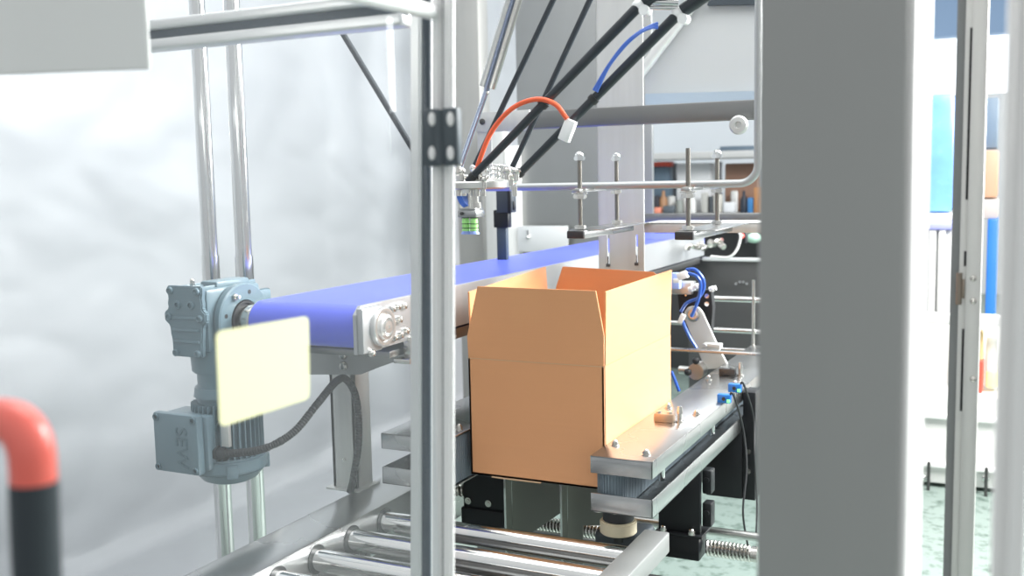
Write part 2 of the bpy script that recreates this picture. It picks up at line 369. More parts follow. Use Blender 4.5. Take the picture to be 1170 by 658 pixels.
# ================================================================== CHROME RODS
for i, (a, b, lab) in enumerate((((225.5, 0), (257.5, 638), 'left one of the two upright chrome rods, its foot nearer the image edge'), ((264.5, 0), (294.5, 618), 'right one of the two upright chrome rods, behind the drum end'))):
    y = 2.42; A = at(*a, 'y', y); B = at(*b, 'y', y); x = (A.x+B.x)/2
    t = thing('guide_column', (x, y, 0), lab, 'rod', 'upright chrome rods behind the gearmotor')
    m = MB(); m.cyl((x, y, .03), (x, y, 1.33), .0275, n=40); m.build('lower_rod', CHROME, t)
    m = MB(); m.cyl((x, y, 1.33), (x, y, 2.6), .0245, n=40, bev=.001); m.build('upper_rod', CHROME, t)
    m = MB(); m.box((x-.06, y-.06, 0), (x+.06, y+.06, .03), .004); m.build('foot_plate', STEEL, t)

# ================================================================== ROLLER CONVEYOR
rc = thing('roller_conveyor', (-1.1, 1.7, 0), 'steel roller conveyor in front of the carton, rollers set in a wide left rail', 'roller conveyor')
LX0, LX1, LT = -1.565, -1.43, .718
ry = [2.142, 1.998, 1.855, 1.712, 1.569, 1.426]
m = MB(); m.box((LX0, 1.1, LT-.006), (LX1, 2.62, LT), .002); m.box((LX0, 1.1, .56), (LX0+.006, 2.62, LT), .001)
m.box((LX1-.006, 1.1, .56), (LX1, 2.62, LT-.002), .001)
sr = m.build('side_rail', STEELX, rc)
for y in ry:
    m = MB(); m.cyl((LX1+.0003, y, .674), (LX1+.002, y, .674), .0345, n=32); m.build('roller_opening', DGLASS, sr)
m = MB(); m.box((-.765, .9, .655), (-.703, 2.262, .705), .004); m.box((-.765, 2.2, .64), (-.755, 2.262, .66), .001); m.build('side_rail', PSTEEL, rc)
for y in ry:
    m = MB(); m.cyl((LX1-.01, y, .674), (-.764, y, .674), .0262, n=40, bev=.001); m.build('roller', CHROME, rc)
for x in (LX0+.03, -.73):
    for y in (1.2, 2.5 if x < -1 else 2.1):
        m = MB(); m.box((x-.02, y-.02, 0), (x+.02, y+.02, .656 if x > -1 else .56), .003); m.build('leg', STEEL, rc)
for y in (1.3, 2.02):
    m = MB(); m.box((-1.43, y, .50), (-.73, y+.03, .54), .003); m.build('cross_bar', STEEL, rc)
m = MB(); m.box((-1.425, 1.0, .60), (-.77, 2.18, .604), .001); m.build('dark_underlay', DSTEEL, rc)  # dark sheet added under the rollers so the gaps look dark

# ================================================================== CARTON
cx0, cx1, cy0, cy1, cz0, cz1 = -1.214, -.850, 2.222, 2.752, .802, 1.101
ct = thing('carton', ((cx0+cx1)/2, (cy0+cy1)/2, cz0), 'open brown cardboard carton with its four top flaps standing up', 'box')
w = .005
m = MB(); m.box((cx0, cy0, cz0), (cx1, cy0+w, cz1)); m.box((cx0, cy1-w, cz0), (cx1, cy1, cz1)); m.box((cx0, cy0, cz0), (cx0+w, cy1, cz1)); m.box((cx1-w, cy0, cz0), (cx1, cy1, cz1)); m.box((cx0, cy0, cz0), (cx1, cy1, cz0+w))
m.build('carton_body', CARD, ct)
def flap(pts, off, nm='flap'):
    b = MB(); b.prism(pts, off, .0008); o = b.build(nm, [CARD, CARDE], ct)
    return o
ft = 1.284
flap([(cx0, cy0, cz1), (cx0-.002, cy0, cz1+.055), (-1.180, cy0-.006, ft), (-.866, cy0-.006, ft-.002), (cx1+.001, cy0, cz1+.075), (cx1, cy0, cz1)], (0, w, 0))
flap([(cx1, cy0+.012, cz1), (cx1+.001, cy0+.018, ft-.006), (cx1+.006, cy1-.003, ft), (cx1, cy1-.002, cz1)], (-w, 0, 0))
flap([(cx0+.002, cy1, cz1), (-1.195, cy1-.01, 1.225), (-1.172, cy1-.012, ft+.004), (cx1-.045, cy1-.012, ft-.006), (cx1-.012, cy1-.01, 1.25), (cx1-.006, cy1, cz1)], (0, -w, 0))
flap([(cx0, cy0+.012, cz1), (cx0-.008, cy0+.02, ft-.018), (cx0-.010, cy1-.03, ft+.004), (cx0-.002, cy1-.02, cz1)], (w, 0, 0))
# crease lines and body seam
m = MB()
m.box((cx0, cy0-.0006, cz1-.001), (cx1, cy0, cz1+.0006)); m.build('crease', CARDE, ct)
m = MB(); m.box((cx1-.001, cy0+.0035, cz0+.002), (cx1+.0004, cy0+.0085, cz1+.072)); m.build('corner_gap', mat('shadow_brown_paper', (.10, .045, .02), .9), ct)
m = MB(); m.box((cx0+.06, cy0-.003, cz0-.003), (cx0+.195, cy0+.05, cz0)); m.build('bottom_flap', CARDE, ct)

# ================================================================== SIDE GUIDES
def guide(x0, x1, y0, y1, side, label):
    """side +1: the grip belt works on the x0 side (right guide); -1: mirrored"""
    t = thing('side_guide', ((x0+x1)/2, (y0+y1)/2, .78), label, 'side guide', 'grip belt guides on both sides of the carton')
    inn = x0 if side > 0 else x1; out = x1 if side > 0 else x0; s = side
    zt = .912
    m = MB()
    def ch(z0, z1, up):
        zz = (z1-.004, z1) if up else (z0, z0+.004)
        m.box((x0, y0, zz[0]), (x1, y1, zz[1]), .0015); m.box((x0, y0, z0), (x1, y0+.004, z1), .0015); m.box((out-s*.004, y0, z0), (out, y1, z1), .0015)
    ch(.871, zt, True); m.build('top_plate', STEELX, t)
    m = MB(); ch(.780, .824, False); m.build('bottom_tray', STEELX, t)
    # grip belt: closed loop around two pulleys
    r = .034; cxx = inn+s*(r+.004); yA, yB = y0+.045, y1-.05; n = 16; pr = []
    for k in range(n+1): a = PI+PI*k/n; pr.append((cxx+math.cos(a)*r, yA+math.sin(a)*r))
    for k in range(n+1): a = PI*k/n; pr.append((cxx+math.cos(a)*r, yB+math.sin(a)*r))
    m = MB(); m.prism([(x, y, .788) for x, y in pr], (0, 0, .116))
    yy = yA
    while yy < yB:
        m.box((cxx-s*r, yy, .789), (cxx-s*(r+.0018), yy+.004, .903)); m.box((cxx+s*r, yy, .789), (cxx+s*(r+.0018), yy+.004, .903)); yy += .009
    for k in range(16):
        a = PI+PI*(k+.5)/16; M4 = Matrix.Translation((cxx+math.cos(a)*r, yA+math.sin(a)*r, .849)) @ Matrix.Rotation(a, 4, 'Z'); m.box((-.001, -.002, -.055), (.0018, .002, .055), 0, M4)
    m.build('grip_belt', RIBB, t)
    for y in (y0+.16, y0+.62, y0+1.05):
        m = MB(); m.cyl((out-s*.030, y, .822), (out-s*.030, y, .906), .009, n=20); m.build('spacer', CHROME, t)
    for i in range(3):
        y = y0+.05+i*.42
        for q in (.022, .118):
            m = MB(); c = (inn+s*q, y+(.055 if q < .1 else 0), zt); m.cyl(c, (c[0], c[1], zt+.002), .011, n=16); m.hexn((c[0], c[1], zt+.002), .0085, .007); m.sph((c[0], c[1], zt+.009), .006); m.build('bolt', NICK, t)
    for i, (y, mt) in enumerate(((y0+.36, BRONZE), (y0+1.02, DGLASS))):
        m = MB(); xq = inn+s*.035; m.box((xq, y, zt), (xq+s*.052, y+.022, zt+.022), .002); cb = m.build('clamp_block', mt, t)
        for q in (.010, .040):
            m = MB(); m.cyl((xq+s*q, y+.011, zt+.022), (xq+s*q, y+.011, zt+.027), .007, n=6); m.build('bolt', NICK, cb)
        m = MB(); c = V((xq+s*.064, y+.02, zt)); m.cyl(c, c+V((0, 0, .03)), .006, n=14); m.cyl(c+V((0, 0, .022)), c+V((0, 0, .042)), .008, .006, n=14, bev=.001); m.cyl(c, c+V((0, 0, .004)), .011, n=16); m.build('set_screw', NICK, t)
    return t
guide(-.849, -.700, 2.125, 3.75, 1, 'right side guide, steel top plate with grip belt, pressed against the carton front')
guide(-1.42, -1.228, 2.125, 3.3, -1, 'left side guide with grip belt, half hidden between the door stile and the carton')

# sensors on outer edge of the right guide
for i, (px, py, lab) in enumerate(((829, 455, 'nearer of the two small blue photo sensors on the right guide'), (841, 443, 'farther of the two small blue photo sensors on the right guide'))):
    c = at(px, py, 'x', -.699); t = thing('photo_sensor', (c.x, c.y, c.z-.03), lab, 'sensor', 'blue photo sensors on the right guide')
    m = MB(); m.box((c.x-.022, c.y-.010, c.z-.013), (c.x+.016, c.y+.010, c.z+.012), .003); m.build('sensor_body', SBLUE, t)
    m = MB(); m.cyl((c.x-.003, c.y-.0105, c.z), (c.x-.003, c.y-.0115, c.z), .0055, n=12); m.build('lens', RUB, t)
    m = MB(); m.box((c.x+.006, c.y-.0115, c.z-.010), (c.x+.015, c.y-.009, c.z-.001), .001); m.build('status_lamp', LEDG, t)
    m = MB(); m.box((c.x-.004, c.y+.002, c.z-.045), (c.x-.001, c.y+.018, c.z-.008), .0008); m.box((c.x-.004, c.y-.006, c.z-.012), (c.x+.008, c.y+.010, c.z-.010), .0005); m.build('bracket', NICK, t)
    y = c.y; m = MB()
    q = [V((c.x+.010, y, c.z+.004)), V((c.x+.022, y, c.z+.012)), at(px+20, py+35, 'x', -.665), at(px+24-3*i, py+80, 'x', -.65), at(px+20+4*i, py+130, 'x', -.65), at(px+26-3*i, py+172, 'x', -.65)]
    m.tube(bez(q, 14), .003, n=8); m.build('cable', RUB, t)

# ================================================================== CARRIAGES, SCREWS, SHAFT
def block_stand(loc, label, group=None):
    t = thing('carriage', loc, label, 'carriage', group); return t
SY = 2.60
t = block_stand((-.77, SY, .52), 'black carriage on the lead screw carrying the right side guide')
m = MB(); m.box((-.832, 2.575, .592), (-.716, 2.59, .779), .002); m.build('upright_plate', BLACK, t)
m = MB(); m.box((-.834, 2.565, .520), (-.716, 2.64, .584), .005); m.box((-.838, 2.560, .584), (-.708, 2.645, .592), .001); m.build('block', BLACK, t)
for x in (-.815, -.738):
    m = MB(); m.cyl((x, 2.568, .592), (x, 2.568, .600), .010, n=14); m.sph((x, 2.568, .601), .008); m.build('bolt', NICK, t)
for z in (.61, .70):
    m = MB(); m.box((-.715, 2.59, z), (-.690, 2.63, z+.065), .004); m.cyl((-.702, 2.592, z+.04), (-.702, 2.584, z+.04), .007, n=12); m.build('clamp', BLACK, t)
t = block_stand((-.70, 3.0, .56), 'black carriage farther back under the right side guide')
m = MB(); m.box((-.81, 2.98, .57), (-.699, 3.05, .779), .003); m.box((-.698, 2.98, .57), (-.66, 3.06, .90), .003); m.build('block', BLACK, t)
for z in (.66, .72):
    m = MB(); m.cyl((-.68, 2.98, z), (-.68, 2.973, z), .008, n=12); m.build('bolt', NICK, t)
t = block_stand((-1.32, 2.5, .54), 'black carriage under the left side guide and the carton edge')
m = MB(); m.box((-1.388, 2.49, .612), (-1.256, 2.53, .779), .002); m.build('upright_plate', BLACK, t)
m = MB(); m.box((-1.394, 2.482, .555), (-1.256, 2.56, .612), .005); m.build('block', BLACK, t)
for x in (-1.37, -1.305):
    m = MB(); m.cyl((x, 2.49, .632), (x, 2.483, .632), .010, n=14); m.cyl((x, 2.483, .632), (x, 2.479, .632), .006, n=6); m.build('bolt', NICK, t)
# cream wheel support
t = thing('support_roller', (-.83, 2.27, .58), 'cream wheel on a black block below the nose of the right guide', 'roller')
m = MB(); m.box((-.900, 2.268, .600), (-.775, 2.38, .680), .014, None, 3); m.build('block', DGREY, t)
m = MB(); m.cyl((-.835, 2.27, .684), (-.835, 2.27, .716), .045, n=40, bev=.003); m.build('wheel', CREAM, t)
m = MB(); m.cyl((-.835, 2.27, .716), (-.835, 2.27, .752), .038, n=40, bev=.002); m.cyl((-.835, 2.27, .66), (-.835, 2.27, .779), .012, n=16); m.build('hub', RUB, t)
for x, r_ in ((-.842, .010), (-.80, .006), (-.735, .006)):
    m = MB(); m.cyl((x, 2.155, .771), (x, 2.155, .779), r_, n=14); m.build('bolt', NICK, t)
def spring(name, y, z, x0, x1, r, label, pitch=.010, ends=True):
    t = thing(name, ((x0+x1)/2, y, z), label, 'lead screw')
    m = MB(); m.cyl((x0, y, z), (x1, y, z), r*.62, n=20); m.build('shaft', CHROME, t)
    n = int((x1-x0)/pitch); pts = []
    for k in range(n*12+1): a = 2*PI*k/12; pts.append((x0+(x1-x0)*k/(n*12), y+math.cos(a)*r*.86, z+math.sin(a)*r*.86))
    m = MB(); m.tube(pts, r*.20, n=6); m.build('thread', NICK, t)
    m = MB(); m.cyl((x1, y, z), (x1+.018, y, z), r*.95, n=20, bev=.002); m.build('collar', NICK, t); return t
spring('lead_screw', SY, .550, -.705, -.585, .022, 'bright lead screw right of the black carriage under the right guide')
spring('lead_screw', SY, .550, -1.215, -.93, .021, 'lead screw seen below the carton bottom between the bent steel plates')
spring('lead_screw', 2.51, .652, -1.428, -1.389, .018, 'short lead screw length between door stile and left black carriage')
t = thing('drive_shaft', (-.8, 2.73, .53), 'smooth grey shaft crossing behind the carriages below the guides', 'shaft')
m = MB(); m.cyl((-1.05, 2.73, .550), (-.45, 2.73, .550), .012, n=20); m.build('shaft', STEEL, t)
# bent steel plates below the carton
for i, (xa, xb2, lab) in enumerate(((-1.243, -1.085, 'left bent steel plate standing under the carton'), (-1.073, -.93, 'right bent steel plate standing under the carton'))):
    z0, z1 = .42, .775
    p = thing('bent_plate', ((xa+xb2)/2, 2.5, z0), lab, 'plate', 'bent plates under the carton')
    m = MB(); m.prism([(xa, 2.46, z0), (xa, 2.46, z1-.03), (xa+.004, 2.46, z1-.01), (xa+.014, 2.46, z1), (xa+.018, 2.46, z1), (xa+.010, 2.46, z1-.012), (xa+.006, 2.46, z1-.03), (xa+.006, 2.46, z0)], (0, .04, 0), .001); m.build('rolled_edge', CHROME, p)
    if i == 0: pts = [(xa+.006, 2.50, z0), (xa+.006, 2.50, z1), (xb2, 2.50, z1), (xb2, 2.50, .63), (xa+.060, 2.50, .555), (xa+.06, 2.50, z0)]
    else: pts = [(xa+.006, 2.50, z0), (xa+.006, 2.50, z1), (xb2, 2.50, z1), (xb2, 2.50, .615), (xa+.05, 2.50, .60), (xa+.05, 2.50, z0)]
    m = MB(); m.prism(pts, (0, .005, 0)); m.build('plate', mat('olive_steel', (.20, .20, .18), .38, .9, 0, (5, 5, 5), .15), p)

# base frame beneath
t = thing('support_table', (-.9, 2.6, 0), 'low dark steel stand on the floor under the lead screws', 'stand')
m = MB(); m.box((-.95, 2.42, .455), (-.3, 2.50, .495), .003); m.build('cross_beam', DSTEEL, t)
for x in (-.90, -.36):
    m = MB(); m.box((x-.02, 2.44, .0), (x+.02, 2.48, .455), .002); m.build('leg', STEEL, t)
m = MB(); m.box((-1.44, 2.66, .30), (-1.0, 2.68, .50), .003); m.build('back_plate', DSTEEL, t)

# ================================================================== BACK STRUCTURE
def column(name, px0, px1, y, dep, zt, zb, mt, label, cat='column', pyref=150):
    a = at(px0, pyref, 'y', y).x; b = at(px1, pyref, 'y', y).x
    m = MB(); m.box((a, y, zb), (b, y+dep, zt), .003); o = m.build(name, mt); return tag(o, label, cat)
column('machine_column', 521, 549, 5.1, .12, 3.2, 0, mat('warm_grey_steel', (.40, .395, .375), .5, .5, .1, (60, 60, 3), .08), 'warm grey upright column just right of the hinge, behind the suction gripper')
column('machine_column', 553, 575, 4.98, .10, 1.80, 0, LSTEEL, 'short pale upright post with a bolt, behind the black robot rods')
column('machine_column', 578, 592, 4.97, .04, 1.72, 0, WPAINT, 'narrow white upright strip beside the large grey panel')
# big grey panel with upper width
m = MB(); a = at(591, 150, 'y', 5.0).x; b = at(745, 150, 'y', 5.0).x; m.box((a, 5.0, 0), (b, 5.03, 3.4), .003)
t = m.build('grey_sheet', mat('panel_grey_steel', (.30, .305, .30), .42, .75, 0, (5, 5, 2), .12)); tag(t, 'large flat grey steel panel behind the robot rods', 'panel')
# glowing panel added behind upper gap for its blown-out daylight white
m = MB(); a = at(500, 100, 'y', 8).x; b = at(610, 100, 'y', 8).x; m.box((a, 8, 0), (b, 8.05, 4.2)); tag(m.build('glow_panel', DAY), kind='structure')
HY = 3.2
# column C: slotted bracket plate in front of the belt
t = thing('hanger_plate', (-1.09, HY, 1.2), 'pale slotted steel hanger plate coming down in front of the belt', 'plate')
a = at(684, 290, 'y', HY).x; b = at(736, 290, 'y', HY).x
s1 = at(695, 280, 'y', HY).x; s2 = at(727.5, 280, 'y', HY).x; zs0 = at(700, 303, 'y', HY).z; zs1 = at(700, 268, 'y', HY).z; hw = .0035
m = MB(); zz0, zz1 = 1.20, 2.3
m.box((a, HY, zs1), (b, HY+.006, zz1)); m.box((a, HY, zz0), (b, HY+.006, zs0))
for u, v in ((a, s1-hw), (s1+hw, s2-hw), (s2+hw, b)): m.box((u, HY, zs0), (v, HY+.006, zs1))
m.box((a, HY, 1.33), (a+.004, HY+.03, zz1)); m.build('plate', LSTEEL, t)
for x, py in ((s1, 303), (s2, 301)):
    z = at(700, py, 'y', HY).z; m = MB(); m.box((x-.006, HY-.008, z-.005), (x+.006, HY, z+.005), .001); m.cyl((x, HY-.003, z), (x, HY-.003, z+.03), .002, n=8); m.build('bolt', DGLASS, t)
# beam 1
yb = 2.9; A = at(548, 133, 'y', yb)
t = thing('cross_beam', (-1.0, yb, 1.68), 'horizontal steel beam crossing above the robot gripper, with a round white knob', 'beam')
zt2 = at(700, 122, 'y', yb).z; zb2 = at(700, 143, 'y', yb).z
m = MB(); m.box((-1.37, yb, zb2), (-.45, yb+.05, zt2), .004); m.build('beam', DSTEEL, t)
m = MB(); x0 = at(545, 140, 'y', yb).x; x1 = at(606, 140, 'y', yb).x; m.box((x0, yb-.004, zb2-.004), (x1, yb+.004, zt2+.004), .001)
m.box((x0, yb, 1.58), (x0+.05, yb+.004, zb2)); m.build('end_plate', LSTEEL, t)
m = MB(); c = at(551, 139, 'y', yb-.004); m.lathe([(.010, 0), (.009, .004), (.004, .006)], c, (0, -1, 0), 16); m.build('bolt', DGLASS, t)
m = MB(); c = at(845, 143, 'y', yb-.02); m.lathe([(.012, -.02), (.013, 0), (.026, .003), (.027, .012), (.022, .018), (.010, .019), (.008, .014)], c, (0, -1, 0), 28); m.build('knob', LSTEEL, t)
# hood upper right: pale panel, diagonal brace
t = thing('machine_hood', (-.9, 3.6, 1.6), 'pale steel hood panel with a diagonal edge above the cross beam', 'hood')
y = 3.6; Pq = lambda px, py, yy=3.6: tuple(at(px, py, 'y', yy))
m = MB(); m.prism([Pq(737, 88), Pq(806, -8), Pq(900, -8), Pq(900, 104), Pq(737, 108)], (0, .01, 0)); m.build('panel', mat('hood_panel_grey', (.50, .51, .51), .45, .4, 0, var=0), t)
m = MB(); m.tube([Pq(728, 88, 3.57), Pq(800, -6, 3.57)], .020, n=20); m.build('brace', LSTEEL, t)
m = MB(); m.prism([Pq(737, 107, 3.56), Pq(900, 103, 3.56), Pq(900, 118, 3.56), Pq(737, 121, 3.56)], (0, .03, 0)); m.build('lower_edge', mat('blue_grey_steel', (.42, .50, .58), .4, .5), t)
m = MB(); m.prism([Pq(812, -8, 3.58), Pq(900, -8, 3.58), Pq(900, 4, 3.58), Pq(808, 6, 3.58)], (0, .02, 0)); m.build('top_rail', DGREY, t)
m = MB(); m.prism([Pq(752, 60, 3.595), Pq(784, 50, 3.595), Pq(790, 92, 3.595), Pq(760, 94, 3.595)], (0, -.0, .0)) if False else None

# bent tube frame: horizontal bar turning up at the right
yt = 2.76; zc = at(700, 212, 'y', yt).z; r = .011
xr = at(866, 200, 'y', yt).x
pts = [(-1.52, yt, zc+.0)]+[(-1.52+(xr-.05+1.52)*k/6, yt, zc) for k in range(1, 7)]
for k in range(1, 9): a = PI/2*k/8; pts.append((xr-.05+math.sin(a)*.05, yt, zc+.05-math.cos(a)*.05))
pts += [(xr, yt, zc+.12), (xr, yt, 2.2)]
m = MB(); m.tube(pts, r, n=16); tag(m.build('bent_tube_frame', mat('satin_tube', (.44, .45, .45), .45, .8)), 'horizontal satin steel tube that bends upward beside the big column', 'tube')
# ---- hold-down rails with threaded rods
def holddown(px, lab, near, far, pl, plab):
    zr = 1.40; A = at(*near, 'z', zr); x0, x1 = A.x, A.x+.052
    t = thing('hold_down_rail', ((x0+x1)/2, A.y+.2, zr-.03), lab, 'rail', 'hold-down rails above the carton')
    y0, y1 = A.y, A.y+.42
    m = MB(); m.box((x0, y0+.002, zr-.024), (x1, y1, zr-.001), .002); m.box((x0-.004, y0+.03, zr-.001), (x1+.05, y1, zr+.001), .0005); m.build('rail', STEELX, t)
    m = MB(); m.box((x0+.001, y0-.006, zr-.023), (x1-.001, y0+.004, zr-.002), .002); m.build('end_cap', RUB, t)
    for k, (dy, top, dome) in enumerate(pl):
        x = x0+.028; y = y0+dy
        o = thing('threaded_rod', (x, y, zr), plab[k], 'threaded rod', 'threaded rods on the hold-down rails')
        m = MB(); m.cyl((x, y, zr+.001), (x, y, top), .0065, n=14)
        z = zr+.02
        m.build('rod', mat_rod, o)
        m = MB(); m.hexn((x, y, zr+.002), .017, .011); m.build('nut', NICK, o)
        m = MB(); zc2 = 1.505 if k == 0 else 1.512; m.hexn((x, y, zc2-.018), .019, .013); m.cyl((x, y, zc2-.004), (x, y, zc2-.001), .023, n=18); m.hexn((x, y, zc2), .016, .012); m.build('nut', NICK, o)
        if dome:
            m = MB(); m.hexn((x, y, top-.008), .016, .012); m.sph((x, y, top+.006), .0125); m.build('cap_nut', CHROME, o)
    # cross strip under the tube linking both rods
    m = MB(); m.box((x0+.016, y0+.0, 1.506), (x0+.040, y0+.40, 1.514), .001); m.build('link_strip', STEELX, t)
mat_rod = mat('threaded_rod', (.24, .225, .20), .35, 1, .3, (2, 2, 500))
holddown(0, 'left hold-down rail with black end cap above the carton', (648, 263), 0, ((.03, 1.602, True), (.33, 1.602, True)), ('left front threaded rod with cap nut, in front of the slotted hanger plate', 'left rear threaded rod with cap nut, over the pale plate'))
holddown(0, 'right hold-down rail with black end cap beside the big column', (771, 264), 0, ((.03, 1.618, False), (.33, 1.602, True)), ('tall plain threaded rod without cap nut, on the right rail', 'right rear threaded rod with cap nut, nearest the big column'))
# plate between rails
m = MB(); m.box((-1.03, 3.06, 1.396), (-.60, 3.22, 1.401), .001); m.box((-1.03, 3.06, 1.370), (-.60, 3.064, 1.40), .0005); tag(m.build('tie_plate', LSTEEL), 'flat pale steel plate tying the two hold-down rails together', 'plate')
m = MB(); a = at(726, 250, 'y', 4.3); m.box((a.x, 4.3, at(800, 255, 'y', 4.3).z), (-.6, 4.35, at(800, 244, 'y', 4.3).z), .003); tag(m.build('rear_bar', DSTEEL), 'dark steel bar across the back just above the hold-down rails', 'bar')

# back guard of belt
m = MB(); yk = 4.97; a = at(593, 270, 'y', yk); b = at(650, 270, 'y', yk); m.box((a.x, 4.955, 1.15), (b.x, 4.965, at(620, 258, 'y', 4.96).z), .002)
t = thing('belt_guard', (a.x, 4.95, 1.15), 'upright pale guard sheet at the far end of the blue belt', 'guard'); m.build('sheet', ALU, t)
m = MB(); c = at(603, 272, 'y', 4.95); m.cyl((c.x, 4.95, 1.27), (c.x, 4.95, c.z), .008, n=12); m.sph((c.x, 4.95, c.z+.004), .014); m.build('pin', CHROME, t)

# ---- actuator behind the gripper
yk = 3.2; t = thing('stop_cylinder', (at(573, 290, 'y', yk).x, yk, 1.27), 'black upright stop cylinder behind the gripper above the blue belt', 'cylinder')
def pbox(b, px0, py0, px1, py1, y, dep, bev=.002):
    A = at(px0, py1, 'y', y); B = at(px1, py0, 'y', y); C = at(px0, py0, 'y', y); b.box((A.x, y, A.z), (B.x, y+dep, C.z), bev); return b
m = MB(); pbox(m, 567, 213, 584, 243, yk, .04, .003); m.build('head', DGREY, t)
m = MB(); pbox(m, 564, 240, 580, 260, yk+.005, .03, .002); m.build('body', BLACK, t)
m = MB(); pbox(m, 568, 259, 578, 298, yk+.01, .02, .002); m.build('stem', SLOT, t)
m = MB(); pbox(m, 584, 230, 587, 240, yk+.01, .015, .001); pbox(m, 580, 217, 583, 244, yk-.004, .004, .001); m.build('switch', BLACK, t)

# ================================================================== DELTA ROBOT
Y0 = 2.1; EC = at(541, 211, 'y', Y0)
dr = thing('delta_robot', (EC.x, EC.y, 1.42), 'delta robot with black rods and a round steel plate holding the suction gripper', 'robot')
ez = EC.z
m = MB(); m.lathe([(.078, -.010), (.083, -.007), (.083, .005), (.080, .008), (.02, .008)], (EC.x, EC.y, ez), (0, 0, 1), 48)
m.lathe([(.050, .005), (.052, .020), (.045, .024), (.02, .024)], (EC.x, EC.y, ez), (0, 0, 1), 32); m.build('effector_plate', STEEL, dr)
def rod(name, a, b, ya, yb2, r1, r2, mt, extra=0, bump=None):
    A = at(*a, 'y', ya); B = at(*b, 'y', yb2); d = (A-B)
    A2 = A+d.normalized()*extra
    m = MB(); m.cyl(B, A2, r2, r1, n=18); o = m.build(name, mt, dr); return A, B, o
def ball(p, r=.0095):
    m = MB(); m.sph(p, r); m.cyl(V(p)-V((0, 0, .022)), p, r*.7, n=10); m.build('ball_joint', CHROME, dr)
# rear pair (b, c)
for a, b in (((632, 0), (541, 192)), ((674, 0), (584, 194))):
    A, B, o = rod('arm_rod', a, b, Y0+.12, Y0+.06, .0075, .0065, CARBON, .35); ball(B)
# right pair (d, e), thicker
A1, B1, o1 = rod('arm_rod', (731, 6), (532, 210), Y0-.02, Y0-.055, .0115, .0085, CARBON, .0); ball(B1, .011)
A2, B2, o2 = rod('arm_rod', (775, 16), (586, 206), Y0-.0, Y0-.03, .0115, .0085, CARBON, .0); ball(B2, .011)
for A, B in ((A1, B1), (A2, B2)):
    d = (A-B).normalized(); m = MB(); m.cyl(B+d*(.25), B+d*(.262), .0125, n=18); m.cyl(B+d*.02, B+d*.03, .0105, n=18); m.build('rod_sleeve', RUB, dr)
# cross tube & joint eyes at the top
m = MB(); m.cyl(A1+V((.008, 0, .006)), A2+V((0, 0, .022)), .007, n=16); m.cyl(A1+V((.008, 0, -.006)), A2+V((0, 0, .012)), .004, n=16); m.build('cross_tube', CHROME, dr)
for A in (A1, A2):
    m = MB(); m.sph(A, .016, (1.1, .8, .8)); m.cyl(A+V((.012, -.012, -.012)), A+V((.012, .012, -.012)), .011, n=16); m.cyl(A+V((0, 0, 0)), A+V((.03, 0, .03)), .009, n=14); m.build('rod_end', ALUW, dr)
m = MB()
for A in (A1, A2):
    d = (A-(B1 if A is A1 else B2)).normalized(); d2 = V((.9, .05, .55)).normalized(); m.cyl(A+d2*.01, A+d2*.33, .014, .022, n=20, bev=.001)
m.build('upper_arm', CARBON, dr)
# left pair, seen through the door (g)
A, B, o = rod('arm_rod', (380, 19), (497, 212), Y0+.02, Y0-.01, .0075, .0075, CARBON, .25); ball(B)
A, B, o = rod('arm_rod', (560, 92), (524, 196), Y0-.02, Y0-.06, .006, .0065, mat('polished_rod', (.45, .5, .62), .12, 1), 0); ball(B, .013)
# telescoping steel sleeve (a)
A = at(590, -6, 'y', Y0-.0); B = at(557, 104, 'y', Y0-.02)
d = (A-B).normalized(); sx = V((1, 0, 0)).cross(d).normalized()
m = MB(); m.cyl(B+V((-.010, 0, .010)), A+V((-.010, 0, 0))+d*.3, .0105, n=20, bev=.001); m.build('telescopic_sleeve', STEEL, dr)
m = MB(); m.cyl(B+V((.010, 0, .004)), A+V((.010, 0, 0))+d*.3, .0095, n=18, bev=.001); m.build('telescopic_sleeve', NICK, dr)
m = MB(); m.cyl(B+V((0, -.010, 0)), A+V((0, -.010, 0))+d*.3, .0045, n=18); m.build('inner_rod', mat('blue_steel', (.28, .32, .42), .25, 1), dr)
m = MB()
for k in range(5):
    p = B+d*(.02+k*.045); m.cyl(p+V((-.017, -.004, 0)), p+V((-.021, -.004, .002)), .0025, n=8)
m.sph(B+V((0, -.005, -.004)), .006); m.build('screw', NICK, dr)
# springs between the rods at the effector
for dz in (.018, .030, .040):
    pts = []; xa, xb3 = at(556, 205, 'y', Y0-.03).x, at(580, 205, 'y', Y0-.03).x
    for k in range(9*10+1): a = 2*PI*k/10; pts.append((xa+(xb3-xa)*k/90, Y0-.035+math.cos(a)*.005, ez+dz+math.sin(a)*.005))
    m = MB(); m.tube(pts, .0016, n=5); m.build('spring', CHROME, dr)
for px, py in ((520, 203), (527, 196), (533, 204), (523, 188), (548, 195), (553, 205), (579, 195), (584, 202), (590, 196)):
    m = MB(); c = at(px, py, 'y', Y0-.05+random.uniform(-.02, .02)); m.sph(c, .008); m.cyl(c-V((.008, 0, .004)), c+V((.008, 0, .004)), .005, n=10); m.cyl(c-V((0, 0, .02)), c, .006, n=10); m.build('joint', NICK, dr)
for px in (517, 524, 530, 545, 552, 588):
    m = MB(); c = at(px, 213, 'y', Y0-.05); m.cyl(c, c-V((0, 0, .022)), .006, n=10, bev=.001); m.build('stud', NICK, dr)
